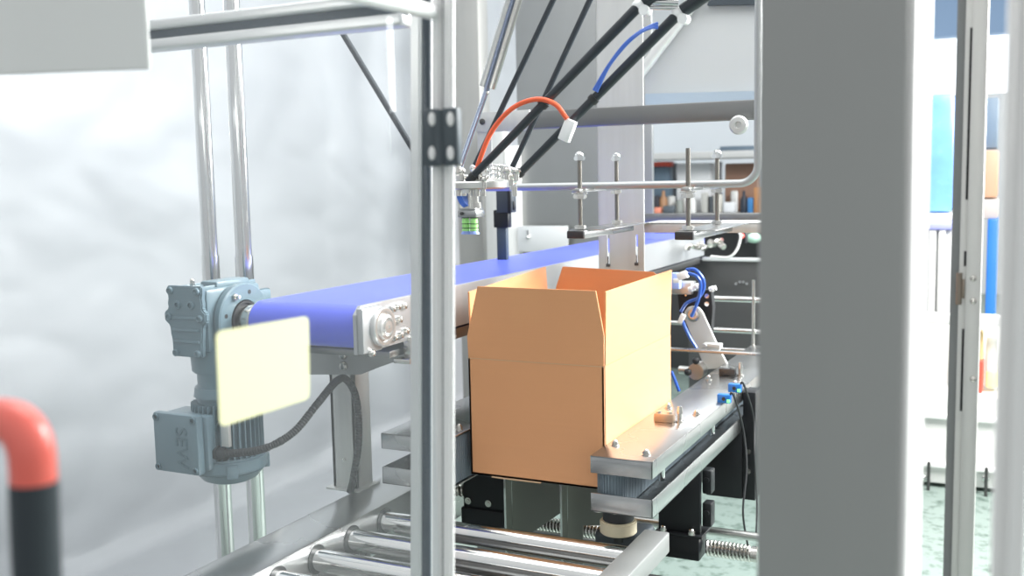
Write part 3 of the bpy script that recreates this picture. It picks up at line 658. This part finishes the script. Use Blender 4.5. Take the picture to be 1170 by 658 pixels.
# wrist and gripper
gcx = at(538, 230, 'y', Y0).x
zz = lambda py: at(538, py, 'y', Y0).z
m = MB(); m.cyl((gcx, Y0, zz(232)), (gcx, Y0, ez), .020, n=28, bev=.001); m.cyl((gcx, Y0, zz(238)), (gcx, Y0, zz(231)), .026, n=28, bev=.001); m.build('wrist', NICK, dr)
m = MB(); m.cyl((gcx-.012, Y0-.02, zz(226)), (gcx+.0, Y0-.02, zz(224)), .024, n=20); m.build('blue_ring', BHOSE, dr)
m = MB(); m.box((gcx-.024, Y0-.022, zz(248)), (gcx+.024, Y0+.022, zz(240)), .001); m.box((gcx-.019, Y0-.02, zz(240)), (gcx+.022, Y0+.02, zz(237.5)), .001); gp = m.build('gripper_plate', STEELX, dr)
m = MB(); m.cyl((gcx-.012, Y0-.022, zz(243.5)), (gcx-.012, Y0-.026, zz(243.5)), .004, n=12); m.build('screw', DGLASS, gp)
for dx in (-.0105, .0115):
    c = gcx+dx
    z1 = zz(249); z0 = zz(264); m = MB(); H = z1-z0
    m.lathe([(.008, 0), (.0095, H*.1), (.0085, H*.25), (.0095, H*.42), (.0085, H*.58), (.0095, H*.74), (.008, H*.9), (.008, H)], (c, Y0-.008, z0), (0, 0, 1), 24); cup = m.build('suction_cup', GREEN, dr)
    m = MB(); m.lathe([(.0125, 0), (.0115, .003), (.008, .0075)], (c, Y0-.008, z0-.0065), (0, 0, 1), 24); m.build('cup_lip', LBLUE, cup)
    m = MB(); m.cyl((c, Y0-.008, z1), (c, Y0-.008, z1+.003), .011, n=20)
    for fz in (.25, .58): m.cyl((c, Y0-.008, z0+H*fz-.0006), (c, Y0-.008, z0+H*fz+.0006), .0100, n=20)
    m.build('cup_ring', RUB, cup)
# hoses
hp = [at(544, 198, 'y', Y0-.05), at(548, 183, 'y', Y0-.05), at(562, 150, 'y', Y0-.05), at(585, 124, 'y', Y0-.05), at(612, 113.5, 'y', Y0-.05), at(634, 119, 'y', Y0-.05), at(648, 136, 'y', Y0-.045)]
m = MB(); m.tube(bez(hp, 14), .0055, n=12); m.build('orange_hose', OHOSE, dr)
m = MB(); c = at(649, 148, 'y', Y0-.04); M4 = Matrix.Translation(c) @ Matrix.Rotation(math.radians(24), 4, 'Y'); m.box((-.013, -.008, -.026), (.013, .008, .022), .002, M4); m.build('hose_clip', ALUW, dr)
for k in range(3):
    hp = [at(678+k*2, 103+k, 'y', Y0-.03), at(694+k, 76, 'y', Y0-.035), at(712+k*1.5, 52, 'y', Y0-.04), at(728+k*1.5, 38, 'y', Y0-.04), at(742+k, 30+k, 'y', Y0-.035), at(752, 26+k*3, 'y', Y0-.03)]
    m = MB(); m.tube(bez(hp, 12), .0028, n=8); m.build('blue_hose', BHOSE, dr)

# ================================================================== RIGHT-BACK MECHANISM
t = thing('rear_cabinet', (-1.0, 4.9, 0), 'dark steel machine body with bright cross rods behind the right guide', 'machine body')
m = MB(); y = 4.9; zl = at(840, 297, 'y', y).z; m.box((-1.42, y, 0), (-.5, y+.05, zl), .003)
m.build('body_panel', RCAB, t)
m = MB(); m.box((at(803, 297, 'y', y-.02).x, y-.03, zl-.004), (-.5, y, zl+.012), .002); m.build('ledge', ALU, t)
for k, px in enumerate((841, 845.5, 849.5, 853.5)):
    m = MB(); c = at(px, (324, 322, 322, 324)[k], 'y', y-.001); m.cyl(c, c-V((0, .006, 0)), .007, n=10); m.build('bolt', CHROME, t)
yf = 3.75
t = thing('rod_rack', (-.85, yf, .8), 'rack of horizontal bright rods joined by an upright, behind the right guide', 'rack')
for k, (py, rr) in enumerate(((341, .011), (376.5, .009), (398, .006))):
    A = at(812, py, 'y', yf); B = at(880, py+1, 'y', yf); m = MB(); m.cyl((A.x-.02, yf, A.z), (-.55, yf, A.z), rr, n=16); m.build('rod', CHROME, t)
A = at(861, 320, 'y', yf-.016); B = at(861, 399, 'y', yf-.016); m = MB(); m.cyl((A.x, yf-.016, A.z), (A.x, yf-.016, B.z), .006, n=12); m.build('upright', NICK, t)
m = MB(); A = at(769, 344, 'y', yf); m.cyl((A.x-.2, yf+.02, .98), (A.x+.15, yf+.02, .98), .008, n=12); m.build('rod', STEEL, t)
# long thin rail over the linkage
m = MB(); yk = 3.12; A = at(768, 397, 'y', yk); B = at(868, 406, 'y', yk); m.box((A.x-.12, yk, B.z-.003), (-.5, yk+.03, A.z-.004), .002); tag(m.build('cross_rail', STEELX), 'thin pale cross rail passing in front of the grey swing arm', 'rail')
# swing arm
ya = 3.35
t = thing('swing_arm', (at(800, 380, 'y', ya).x, ya, .9), 'pale grey swing arm on a black pivot block, right of the carton', 'arm')
def armP(px, py, y=ya): return tuple(at(px, py, 'y', y))
m = MB(); pts = []
c0 = at(792, 359, 'y', ya); 
top = [armP(781.5, 363), armP(782, 356), armP(786, 351), armP(792, 350), armP(798, 351.5), armP(802, 356)]
m.prism(top+[armP(822, 400), armP(833, 420), armP(806, 422), armP(797, 400)], (0, .014, 0), .001); m.build('arm', mat('pale_cast_arm', (.58, .58, .56), .5, .2), t)
m = MB(); m.lathe([(.026, 0), (.025, .006), (.018, .008), (.017, .004), (.009, .004), (.008, .016), (.002, .018)], c0, (0, -1, 0), 28); m.build('pivot', NICK, t)
m = MB(); m.prism([armP(774, 334, 3.40), armP(812, 331, 3.40), armP(814, 352, 3.40), armP(812, 382, 3.40), armP(806, 372, 3.40), armP(790, 372, 3.40), armP(782, 376, 3.40), armP(776, 356, 3.40)], (0, .04, 0), .002); m.build('pivot_block', BLACK, t)
for px, py in ((808, 338), (808, 347), (784, 337)):
    m = MB(); c = at(px, py, 'y', 3.40); m.cyl(c, c-V((0, .006, 0)), .008 if px > 800 else .004, n=12); m.build('bolt', CHROME, t)
m = MB(); c = at(815, 393, 'y', 3.33); m.box((c.x-.03, 3.30, c.z-.012), (c.x+.03, 3.34, c.z+.004), .002); m.cyl((c.x-.02, 3.29, c.z), (c.x-.02, 3.30, c.z), .006, n=10); m.build('arm_foot', LSTEEL, t)
c = at(800, 418, 'y', 3.36); m = MB(); m.cyl((c.x, 3.30, c.z-.01), (c.x, 3.36, c.z-.01), .028, n=28, bev=.002); m.cyl((c.x-.065, 3.33, c.z-.012), (c.x-.015, 3.33, c.z-.012), .014, n=20, bev=.001); m.build('lower_pivot', STEEL, t)
m = MB()
for px, py in ((795, 412), (786, 425)):
    q = at(px, py, 'y', 3.30); m.sph(q, .013)
m.build('grip_knob', RUB, t)
# air valve and blue hoses
t = thing('air_valve', (at(775, 320, 'y', 3.3).x, 3.3, 1.1), 'pneumatic valve with looping blue hoses by the carton flap', 'valve')
m = MB(); pbox(m, 766, 312, 776, 330, 3.34, .03, .002); m.build('blue_body', mat('pale_blue_body', (.35, .45, .85), .4), t)
m = MB(); M4 = Matrix.Translation(at(780, 315, 'y', 3.31)) @ Matrix.Rotation(math.radians(-20), 4, 'Y'); m.box((-.018, -.01, -.012), (.018, .01, .014), .003, M4); M5 = Matrix.Translation(at(773, 321, 'y', 3.31)); m.box((-.010, -.01, -.006), (.012, .01, .008), .002, M5)
for q in ((790, 330), (814, 330), (796, 327)):
    c = at(*q, 'y', 3.30); m.cyl(c-V((.010, 0, .002)), c+V((.012, 0, .004)), .008, n=12); m.sph(c, .010)
m.build('fitting', ALUW, t)
m = MB(); pbox(m, 766, 322, 790, 336, 3.38, .06, .003); m.build('manifold', STEEL, t)
for k, q in enumerate((((784, 308), (794, 308), (803, 318), (804, 330), (798, 340), (785, 346), (778, 356)), ((786, 312), (795, 315), (800, 322), (800, 332), (797, 345), (790, 362)), ((778, 360), (781, 370), (788, 385), (796, 398)), ((767, 424), (771, 434), (776, 447)))):
    m = MB(); m.tube(bez([at(a, b, 'y', 3.27-.01*k) for a, b in q], 10), .0055, n=10); m.build('hose', BHOSE2, t)
m = MB(); M4 = Matrix.Translation(at(779, 364, 'y', 3.25)) @ Matrix.Rotation(math.radians(25), 4, 'Y'); m.box((-.008, -.008, -.016), (.008, .008, .016), .002, M4); m.build('hose_elbow', ALUW, t)
# bits by the belt side on the right
t = thing('valve_cluster', (at(815, 280, 'x', -1.25).x, 4.6, 1.1), 'small bright fittings and thin grey cable at the far end of the belt side', 'fittings')
m = MB()
random.seed(3)
for k in range(14):
    c = at(788+k*2.7+random.uniform(-2, 2), 283-k*.55+random.uniform(-3, 3), 'y', 4.55-.0*k); m.cyl(c, c+V((random.uniform(-.03, .03), -.02, random.uniform(-.02, .02))), random.uniform(.008, .016), n=10, bev=.002)
m.build('fitting', NICK, t)
m = MB(); m.tube(bez([at(842, 262, 'y', 4.5), at(846, 270, 'y', 4.5), at(842, 285, 'y', 4.5), at(832, 294, 'y', 4.5), at(812, 293, 'y', 4.5)], 10), .006, n=8); m.build('cable', WPAINT, t)
m = MB(); pbox(m, 842, 265, 852, 278, 4.52, .05, .004); m.build('switch_body', BLACK, t)
m = MB(); c = at(848, 269.5, 'y', 4.515); m.sph(c, .010); m.build('red_lamp', LEDR, t)
m = MB(); c = at(862, 272, 'y', 4.7); m.sph(c, .03, (1.3, 1, .8)); m.build('mint_cap', mat('mint_plastic', (.45, .68, .55), .4), t)

# ================================================================== BACKGROUND SHELVES (through the machine)
SHY = 7.3
def shz(py): return at(780, py, 'y', SHY).z
sh = thing('storage_shelf', (-1.0, 7.6, 0), 'grey storage shelf with boards far behind the machine', 'shelf')
for z, mm in ((shz(174), mat('shelf_grey', (.52, .52, .51), .6)), (shz(244), PSTEEL)):
    m = MB(); m.box((-3.0, SHY, z-.05), (-.9, SHY+.6, z), .005); m.build('shelf_board', mm, sh)
for px in (737, 764, 815):
    x = at(px, 200, 'y', SHY+.5).x; m = MB(); m.box((x, SHY+.54, 0), (x+.05, SHY+.6, shz(174)-.07), .005); m.build('shelf_post', mat('shelf_post', (.20, .21, .23), .6), sh)
m = MB(); m.box((-3.0, SHY+.5, 0), (-.9, SHY+.53, shz(244)-.07)); m.build('back_panel', DGLASS, sh)
m = MB(); pbox(m, 640, 60, 930, 500, 9.0, .1); tag(m.build('partition', mat('partition_grey', (.56, .59, .62), .6)), 'pale blue-grey partition above the far storage shelf', 'partition')
PTOP, PLOW = shz(174), shz(244)
def clutter(px0, py0, px1, zb, col, name, label, cat, y=7.34, dep=.12, shape='box', rough=.5):
    m = MB(); A = at(px0, py0, 'y', y); B = at(px1, py0, 'y', y); w = B.x-A.x; zb += .001
    if shape == 'box': m.box((A.x, y, zb), (B.x, y+dep, B.z), min(.012, w*.15, (B.z-zb)*.2))
    elif shape == 'cyl': m.cyl(((A.x+B.x)/2, y+w/2, zb), ((A.x+B.x)/2, y+w/2, B.z), w/2, n=20, bev=w*.08)
    elif shape == 'bottle': c = ((A.x+B.x)/2, y+w/2, zb); h = B.z-zb; m.lathe([(w*.45, 0), (w*.5, h*.05), (w*.5, h*.6), (w*.2, h*.78), (w*.2, h)], c, (0, 0, 1), 18)
    o = m.build(name, mat(name+'_c', col, rough)); tag(o, label, cat); return o
# boxes on the lower board reach up behind the horizontal tube
tc_ = clutter(742, 190, 764, PLOW, (.10, .15, .20), 'tool_case', 'tall dark blue case on the far shelf with a red top', 'case', 7.52)
m = MB(); A = at(744, 185, 'y', 7.53); B = at(766, 190, 'y', 7.53); m.box((A.x, 7.53, B.z-.002), (B.x, 7.63, A.z), .008); m.build('lid', mat('red_lid', (.75, .10, .06)), tc_)
clutter(773, 186, 812, PLOW, (.78, .79, .80), 'white_carton', 'plain white carton on the far shelf behind the threaded rod', 'box', 7.56)
clutter(828, 186, 866, PLOW, (.33, .19, .13), 'brown_carton', 'dark brown carton on the far shelf beside the big column', 'box', 7.60)
clutter(822, 166, 862, PTOP, (.10, .14, .18), 'dark_tray', 'dark tray lying on top of the far shelf', 'tray', 7.45)
cols = [(.75, .74, .70), (.04, .04, .05), (.38, .20, .10), (.62, .62, .60), (.30, .32, .30), (.80, .78, .76), (.50, .50, .47), (.06, .07, .08), (.60, .58, .52), (.82, .84, .86), (.85, .3, .2), (.85, .85, .83), (.1, .12, .14), (.7, .7, .68)]
names = ['white jar', 'black box', 'brown jar', 'grey tin', 'dark green tin', 'cream pot', 'stone grey box', 'charcoal tin', 'tan box', 'pale blue box', 'small red box', 'white bottle', 'low black case', 'pale grey tin']
kinds = ['jar', 'box', 'jar', 'tin', 'tin', 'pot', 'box', 'tin', 'box', 'box', 'box', 'bottle', 'case', 'tin']
shps = ['cyl', 'box', 'bottle', 'cyl', 'cyl', 'bottle', 'box', 'cyl', 'box', 'box', 'box', 'bottle', 'box', 'cyl']
pxs = [739, 745, 752, 761, 771, 779, 801, 809, 815, 826, 747, 787, 757, 834]
wds = [6, 8, 9, 9, 8, 9, 7, 6, 9, 14, 8, 7, 13, 8]
hts = [14, 20, 26, 20, 15, 27, 24, 20, 22, 13, 7, 22, 9, 26]
fr_ = [0, 0, 0, 1, 0, 1, 0, 0, 0, 0, 2, 0, 2, 1]
for k in range(14):
    clutter(pxs[k], 244-hts[k], pxs[k]+wds[k], PLOW, cols[k], kinds[k], names[k]+' standing on the lower board of the far shelf', kinds[k], 7.42 if fr_[k] == 0 else 7.46+.02*fr_[k] if fr_[k] == 1 else 7.31, .05, shps[k])
clutter(845, 218, 853, PLOW, (.02, .03, .05), 'black_flask', 'black upright flask near the right end of the lower shelf', 'flask', 7.35, .15, 'bottle')
clutter(854, 226, 860, PLOW, (.05, .22, .50), 'blue_box', 'narrow blue box right of the black flask', 'box', 7.35)
clutter(861, 214, 869, PLOW, (.50, .24, .10), 'orange_brown_carton', 'orange-brown carton at the column edge on the lower shelf', 'box', 7.35)

# ================================================================== FOREGROUND ENCLOSURE
# big column
m = MB(); t = thing('enclosure_column', (-.14, 1.05, 0), 'wide matt steel column in the foreground, right of the carton', 'column')
m.box((-.2045, .93, 0), (-.0795, 1.10, 2.6), .003); m.build('column_body', COLS, t)
m = MB(); m.box((-.0795, .935, 0), (-.073, 1.11, 2.6), .002); m.build('side_profile', ALUW, t)
# aluminium profile with slots helper
def profile(b, p, q, w, d, ang=0):
    b.box((p[0], p[1], p[2]), (q[0], q[1], q[2]), .004, None, 3)
# corner post (behind the door stile) with dark slot
t = thing('corner_post', (-.83, 1.37, 0), 'grey slotted aluminium corner post just left of the door stile', 'post')
xa = at(467, 300, 'y', 1.35).x; xb4 = at(492, 300, 'y', 1.35).x
def px2(px, y, zt=2.1, zb=.85):
    t_ = at(px, 0, 'y', y); b_ = at(px, 658, 'y', y); k = (t_.x-b_.x)/(t_.z-b_.z); return t_.x+k*(zt-t_.z), b_.x+k*(zb-b_.z)
def lean(b, pa, pb, y0, y1, zt=2.1, zb=.85, bev=.003):
    a = px2(pa, y0, zt, zb); c = px2(pb, y0, zt, zb); b.prism([(a[1], y0, zb), (c[1], y0, zb), (c[0], y0, zt), (a[0], y0, zt)], (0, y1-y0, 0), bev)
m = MB(); lean(m, 468, 480, 1.35, 1.38); lean(m, 480, 491, 1.362, 1.38, bev=.001); m.build('post', ALU, t)
m = MB(); lean(m, 480, 491, 1.356, 1.3615, bev=.001); m.build('slot', SLOT, t)
# header across
Az = at(170, 22, 'y', 1.35).z; Bz = at(170, 57, 'y', 1.35).z
t = thing('header_rail', (-1.3, 1.37, Bz), 'horizontal aluminium header rail with a dark slot, top left', 'rail')
m = MB(); zm1 = Bz+(Az-Bz)*.36; zm2 = Bz+(Az-Bz)*.66
m.box((-2.4, 1.35, Bz), (xa, 1.39, zm1), .005, None, 3); m.box((-2.4, 1.35, zm2), (xa, 1.39, Az), .005, None, 3); m.box((-2.4, 1.372, zm1-.004), (xa, 1.39, zm2+.004)); m.build('rail', ALU, t)
m = MB(); m.box((-2.4, 1.362, zm1-.002), (xa, 1.372, zm2+.002)); m.build('slot', SLOT, t)
# door: stile, top rail, pane, hinge, sticker
DK = .075
def dx(y, off=0): return -.66+DK*(y-1.13)+off
dr2 = thing('glass_door', (-.66, 1.13, .6), 'clear glass door with aluminium stile, pale yellow sticker and black hinge', 'door')
def leanbar(b, x0t, x1t, x0b, x1b, y0, y1, zt, zb, bev=.005):
    pts = [(x0b, y0, zb), (x1b, y0, zb), (x1t, y0, zt), (x0t, y0, zt)]; b.prism(pts, (0, y1-y0, 0), bev)
def stx(px, y=1.13):
    return px2(px, y, 1.95, .85)
s0 = stx(491.5); s1_ = stx(503.6)
m = MB(); leanbar(m, s0[0], s1_[0], s0[1], s1_[1], 1.13, 1.140, 1.95, .85, .0035); m.build('stile', ALUW, dr2)
A = at(492, 19, 'y', 1.13); 
d_ = V((-DK, -1, 0)).normalized()
m = MB(); A0 = V((A.x+.004, 1.13, at(492, 14, 'y', 1.13).z)); m.tube([A0, A0+d_*.9], .010, n=24); m.build('top_rail', ALUW, dr2)
zl, zh = .9, 2.0
m = MB(); m.prism([(dx(1.128, -.012), 1.128, zl), (dx(.2, -.012), .2, zl), (dx(.2, -.012), .2, zh), (dx(1.128, -.012), 1.128, zh)], (.004, 0, 0)); m.build('glass_pane', PANE, dr2)
# sticker on the pane: rounded rectangle
def DP(px, py, off=-.007):
    d = RI*(px-585)+UP*(329-py)+FW*F; x0 = -.66+off; tt = (x0-DK*1.13)/(d.x-DK*d.y); return EYE+d*tt
cs = [DP(246, 379), DP(352, 361), DP(353, 455), DP(251, 488)]
y0, y1 = (cs[0].y+cs[3].y)/2, (cs[1].y+cs[2].y)/2
rr = .008; pts = []
for i in range(4):
    p = cs[i]; a = (cs[i-1]-p).normalized(); b = (cs[(i+1) % 4]-p).normalized()
    for k in range(7):
        u = k/6; e = rr*(1-u)**2; f = rr*u**2; pts.append(p+a*e+b*f)
m = MB(); m.prism(pts, (.0008, 0, 0)); m.build('sticker', YEL, dr2)
# neighbour stile on the right
t = thing('fixed_stile', (-.64, 1.14, .6), 'slim aluminium stile right of the door seam, holding the fixed pane', 'post')
s2_ = stx(505); s3 = stx(516.5)
m = MB(); leanbar(m, s2_[0], s3[0], s2_[1], s3[1], 1.13, 1.140, 1.95, .85, .0035); m.build('stile', ALUW, t)
m = MB(); s4 = (s1_[0], s2_[0], s1_[1], s2_[1]); leanbar(m, s1_[0]-.001, s2_[0]+.001, s1_[1]-.001, s2_[1]+.001, 1.134, 1.140, 1.95, .85, 0); m.build('seal', SLOT, t)
m = MB(); m.box((-.632, 1.143, .9), (-.206, 1.147, 1.95)); m.build('glass_pane', PANE2, t)
hz1 = at(500, 124, 'y', 1.12).z; hz0 = at(500, 190, 'y', 1.12).z
hx0 = at(484, 157, 'y', 1.12).x; hx1 = at(525, 157, 'y', 1.12).x; hc = at(504, 157, 'y', 1.12).x
m = MB(); m.box((hx0, 1.115, hz0), (hc-.004, 1.128, hz1), .003); m.box((hc+.004, 1.115, hz0), (hx1, 1.128, hz1), .003); m.cyl((hc, 1.118, hz0+.002), (hc, 1.118, hz1-.002), .006, n=18, bev=.001)
hg = m.build('hinge', mat('hinge_grey', (.075, .095, .11), .5), dr2)
for px in (493.5, 514.5):
    for py in (136, 175):
        c = at(px, py, 'y', 1.115); m = MB(); m.sph((0, 0, 0), .0065, (.8, .25, 1.35)); bmesh.ops.translate(m.bm, vec=c, verts=m.bm.verts); m.build('bolt', ALUW, hg)
# white control panel corner, top left
t = thing('control_panel', (-1.1, .9, 1.72), 'blurred off-white panel filling the top left corner of the view', 'panel')
yy = .9; A = at(-40, 84, 'y', yy); B = at(170, 80, 'y', yy); C = at(164, -30, 'y', yy)
m = MB(); m.prism([(A.x-.1, yy, A.z+.001), (B.x, yy, B.z+.001), (C.x-.001, yy, 1.95), (A.x-.1, yy, 1.95)], (0, .006, 0), .002); m.build('panel_body', SCREEN, t)
# grab handle lower left
t = thing('grab_handle', (-.6, .46, 1.1), 'dark grey upright handle with a red bend, bottom left', 'handle')
yy = .46
arch = bez([at(-56, 500, 'y', yy), at(-30, 485, 'y', yy), at(-5, 480, 'y', yy), at(20, 486, 'y', yy), at(34, 508, 'y', yy), at(38, 545, 'y', yy), at(40, 600, 'y', yy), at(44, 700, 'y', yy), at(50, 820, 'y', yy)], 10)
lo_i = 52
def slab(b, pts, w):
    pts = [V(p) for p in pts]; b.tube(pts, w, n=18)
m = MB(); slab(m, arch[:lo_i], .0155); m.build('red_bend', REDT, t)
m = MB(); slab(m, arch[lo_i-1:], .0160); m.build('grip', DGREY, t)

# right-hand hinge post
t = thing('hinge_post', (-.06, 1.8, 0), 'grey steel door post with black slots and a small hinge, right side', 'post')
X = lambda px, y=1.8, py=300: at(px, py, 'y', y).x
yp = 1.8
m = MB(); m.box((X(1104), yp, 0), (X(1121.5), yp+.05, 2.3), .001); m.box((X(1096), yp+.004, 0), (X(1104.1), yp+.05, 2.3), .0005); m.build('post_body', LSTEEL, t)
m = MB(); m.box((X(1086), yp+.012, 0), (X(1096), yp+.05, 2.3), .001); m.build('dark_bevel', mat('grey_rubber_strip', (.20, .21, .21), .5), t)  # dark grey bevel along the left of the post
for a_, b_ in ((32, 228), (287, 304), (376, 470)):
    m = MB(); z1 = at(1100, a_, 'y', yp).z; z0 = at(1100, b_, 'y', yp).z; m.box((X(1101.3), yp+.001, z0), (X(1104.4), yp+.005, z1), .0005); m.build('slot', BLACK, t)
m = MB(); z1 = at(1100, 312, 'y', yp).z; z0 = at(1100, 348, 'y', yp).z; m.cyl((X(1096.5), yp+.001, z0), (X(1096.5), yp+.001, z1), .0045, n=14); m.box((X(1096), yp+.001, z0+.01), (X(1103), yp+.004, z1-.01), .0005); hg = m.build('hinge', mat('aged_hinge_steel', (.26, .22, .18), .4, .8), t)
for py in (318, 344, 433):
    c = at(1112, py, 'y', yp); m = MB(); m.lathe([(.0055, 0), (.0045, .0025), (.002, .003), (.0015, .001)], c, (0, -1, 0), 16); m.build('screw', NICK, t)
# white blurred posts at far right
xx = lambda px, y=.9: at(px, 300, 'y', y).x
t = thing('enclosure_post', (.01, .9, 0), 'blurred white aluminium post at the right edge of the view', 'post')
m = MB(); m.box((xx(1142), .90, 0), (xx(1153), .93, 2.3), .003); m.box((xx(1153), .905, 0), (xx(1163), .93, 2.3), .001); m.box((xx(1162), .895, 0), (xx(1183), .93, 2.3), .003); m.build('post_body', ALUW, t)

# ================================================================== RIGHT BACKGROUND
# white low cabinet across, floor-standing, px 1060..1170, y 368..565
yw = 5.25
t = thing('white_machine', (.3, yw, 0), 'long low white machine with panels far behind the hinge post', 'machine')
zt = at(1140, 455, 'y', yw).z; zb = .12
m = MB(); m.box((-.45, yw, .02), (2.2, yw+.38, zt), .01); m.build('cabinet', WPAINT, t)
for py in (480, 537):
    z = at(1140, py, 'y', yw).z; m = MB(); m.box((-.45, yw-.03, z-.012), (2.2, yw, z+.012), .006); m.build('trim_strip', ALUW, t)
for px in (1126, 1168, 1055):
    m = MB(); c = at(px, 546, 'y', yw-.03); m.sph(c, .02); m.build('knob', CHROME, t)
for px in (1060, 1125.5):
    m = MB(); z = at(px, 600, 'y', yw).z; x = at(px, 590, 'y', yw-.05).x; m.cyl((x, yw-.06, 0), (x, yw-.06, .14), .008, n=10); m.build('leg', DGLASS, t)
m = MB(); z = at(1140, 362, 'y', yw).z; z2 = at(1140, 374, 'y', yw).z; m.box((-.45, yw+.02, z2), (2.2, yw+.1, z), .01); m.box((-.4, yw+.05, zt), (-.36, yw+.09, z2)); m.box((1.2, yw+.05, zt), (1.24, yw+.09, z2)); m.build('upper_rail', WPAINT, t)
m = MB(); m.box((-.45, yw+.30, zt), (2.2, yw+.34, z2+.01)); m.build('back_board', WPAINT, t)
def rb(px0, py0, px1, py1, y, dep, col, name, label, cat, rough=.5):
    m = MB(); pbox(m, px0, py0, px1, py1, y, dep, .01); return tag(m.build(name, mat(name+'_c', col, rough)), label, cat)
rb(1117, 250, 1141, 640, 6.2, .4, (.01, .14, .48), 'blue_drum', 'dark blue drum behind the hinge post, under the brown carton', 'drum')
rb(1119, 172, 1141, 226, 6.3, .4, (.55, .32, .20), 'brown_box', 'brown carton above the blue drum', 'box')
rb(1116, 228, 1141, 250, 6.25, .4, (.45, .40, .36), 'grey_crate', 'grey-brown crate between the brown carton and the blue drum', 'crate')
rb(1116, 112, 1141, 170, 6.5, .4, (.16, .22, .28), 'dark_cabinet', 'dark blue-grey cabinet above the brown carton', 'cabinet')
rb(1118, 378, 1124, 412, 5.35, .1, (.75, .55, .28), 'tan_bottle', 'tan bottle standing on the white machine', 'bottle')
rb(1117, 412, 1124, 449, 5.33, .1, (.85, .08, .05), 'red_can', 'red can standing on the white machine beside the post', 'can')
rb(1126, 384, 1141, 425, 5.4, .1, (.92, .92, .88), 'white_bag', 'white bag with yellow base on the white machine', 'bag')
m = MB(); pbox(m, 1126, 425, 1141, 443, 5.38, .1, .01); tag(m.build('yellow_box', mat('yellow_c', (.90, .85, .35), .5)), 'pale yellow box below the white bag', 'box')
# wrapped blue pallet + lavender belt + grey frame between column and post
def wrapmat():
    m = mat('blue_wrap', (.16, .36, .80), .25, 0, .8, (6, 6, 9), .25); return m
m = MB(); pbox(m, 1040, 108, 1092, 243, 6.0, .8, .03); tag(m.build('wrapped_pallet', wrapmat()), 'tall load in shiny blue stretch wrap between column and post', 'pallet load')
wz = at(1070, 243.5, 'y', 6.0).z
t = thing('packing_conveyor', (-.25, 6.0, 0), 'pale grey packing conveyor with a lavender belt, beside the big column', 'conveyor')
A = at(1040, 250, 'y', 5.9); B = at(1092, 250, 'y', 5.9)
m = MB(); m.box((A.x, 5.9, wz-.03), (B.x, 7.0, wz-.002), .004); m.build('top_plate', mat('white_edge', (.85, .86, .84), .5), t)
m = MB(); m.box((A.x, 5.88, wz-.085), (B.x, 6.9, wz-.03), .02); m.build('belt', mat('lavender_belt', (.36, .38, .85), .5), t)
m = MB(); m.box((A.x, 5.94, .0), (B.x, 6.7, wz-.086), .01); m.build('body', mat('pale_grey_frame', (.58, .59, .60), .5, .3), t)
for px in (1062, 1073):
    A = at(px, 262, 'y', 5.9); B = at(px+5, 360, 'y', 5.9); m = MB(); m.box((A.x, 5.90, B.z), (B.x, 5.94, A.z), .004); m.build('upright', WPAINT, t)
m = MB(); pbox(m, 1068, 376, 1082, 420, 5.9, .035, .004); m.build('tan_door', mat('tan', (.58, .44, .34), .6), t)

# ================================================================== LIGHT
wd = bpy.data.worlds.new('hall'); S.world = wd; wd.use_nodes = True
n = wd.node_tree.nodes; l = wd.node_tree.links; bg = n['Background']
tc = n.new('ShaderNodeTexCoord'); sp = n.new('ShaderNodeSeparateXYZ'); rp = n.new('ShaderNodeValToRGB'); mr = n.new('ShaderNodeMapRange')
mr.inputs[1].default_value = -1; mr.inputs[2].default_value = 1
l.new(tc.outputs['Generated'], sp.inputs[0]); l.new(sp.outputs['Z'], mr.inputs[0]); l.new(mr.outputs[0], rp.inputs[0]); l.new(rp.outputs[0], bg.inputs[0])
e = rp.color_ramp.elements; e[0].position = .30; e[0].color = (.16, .165, .17, 1); e[1].position = .80; e[1].color = (1, 1, 1, 1)
k = rp.color_ramp.elements.new(.52); k.color = (.72, .74, .76, 1)
bg.inputs[1].default_value = .68
def area(loc, aim, sx_, sy_, power, col=(1, 1, 1)):
    d = bpy.data.lights.new('lamp', 'AREA'); d.shape = 'RECTANGLE'; d.size = sx_; d.size_y = sy_; d.energy = power; d.color = col
    o = bpy.data.objects.new('lamp', d); COL.objects.link(o); o.location = loc; o.rotation_euler = (V(aim)-V(loc)).to_track_quat('-Z', 'Y').to_euler(); return o
area((1.5, 3.7, 3.1), (-1.0, 2.6, 1.0), 2.2, 1.2, 330, (1, .985, .96))      # light added close on the right to brighten the carton's right face
area((4.6, 9.5, 3.0), (-1.0, 2.6, 1.0), 3.2, 2.4, 420, (1, .99, .97))       # unseen light added for glare on right faces and guide tops
area((-1.6, 2.4, 4.2), (-1.6, 2.4, 0), 2.6, 3.2, 60)                        # hall lamps overhead
area((-.6, 9.5, 4.6), (-.6, 9.5, 0), 5, 4, 160)
area((1.4, 2.4, 4.4), (.6, 6.2, .4), 2.4, 1.6, 125)  # light added to brighten the white machine at the back
S.view_settings.view_transform = 'Standard'; S.view_settings.look = 'None'; S.view_settings.exposure = .25; S.view_settings.gamma = 1
S.view_settings.use_curve_mapping = False
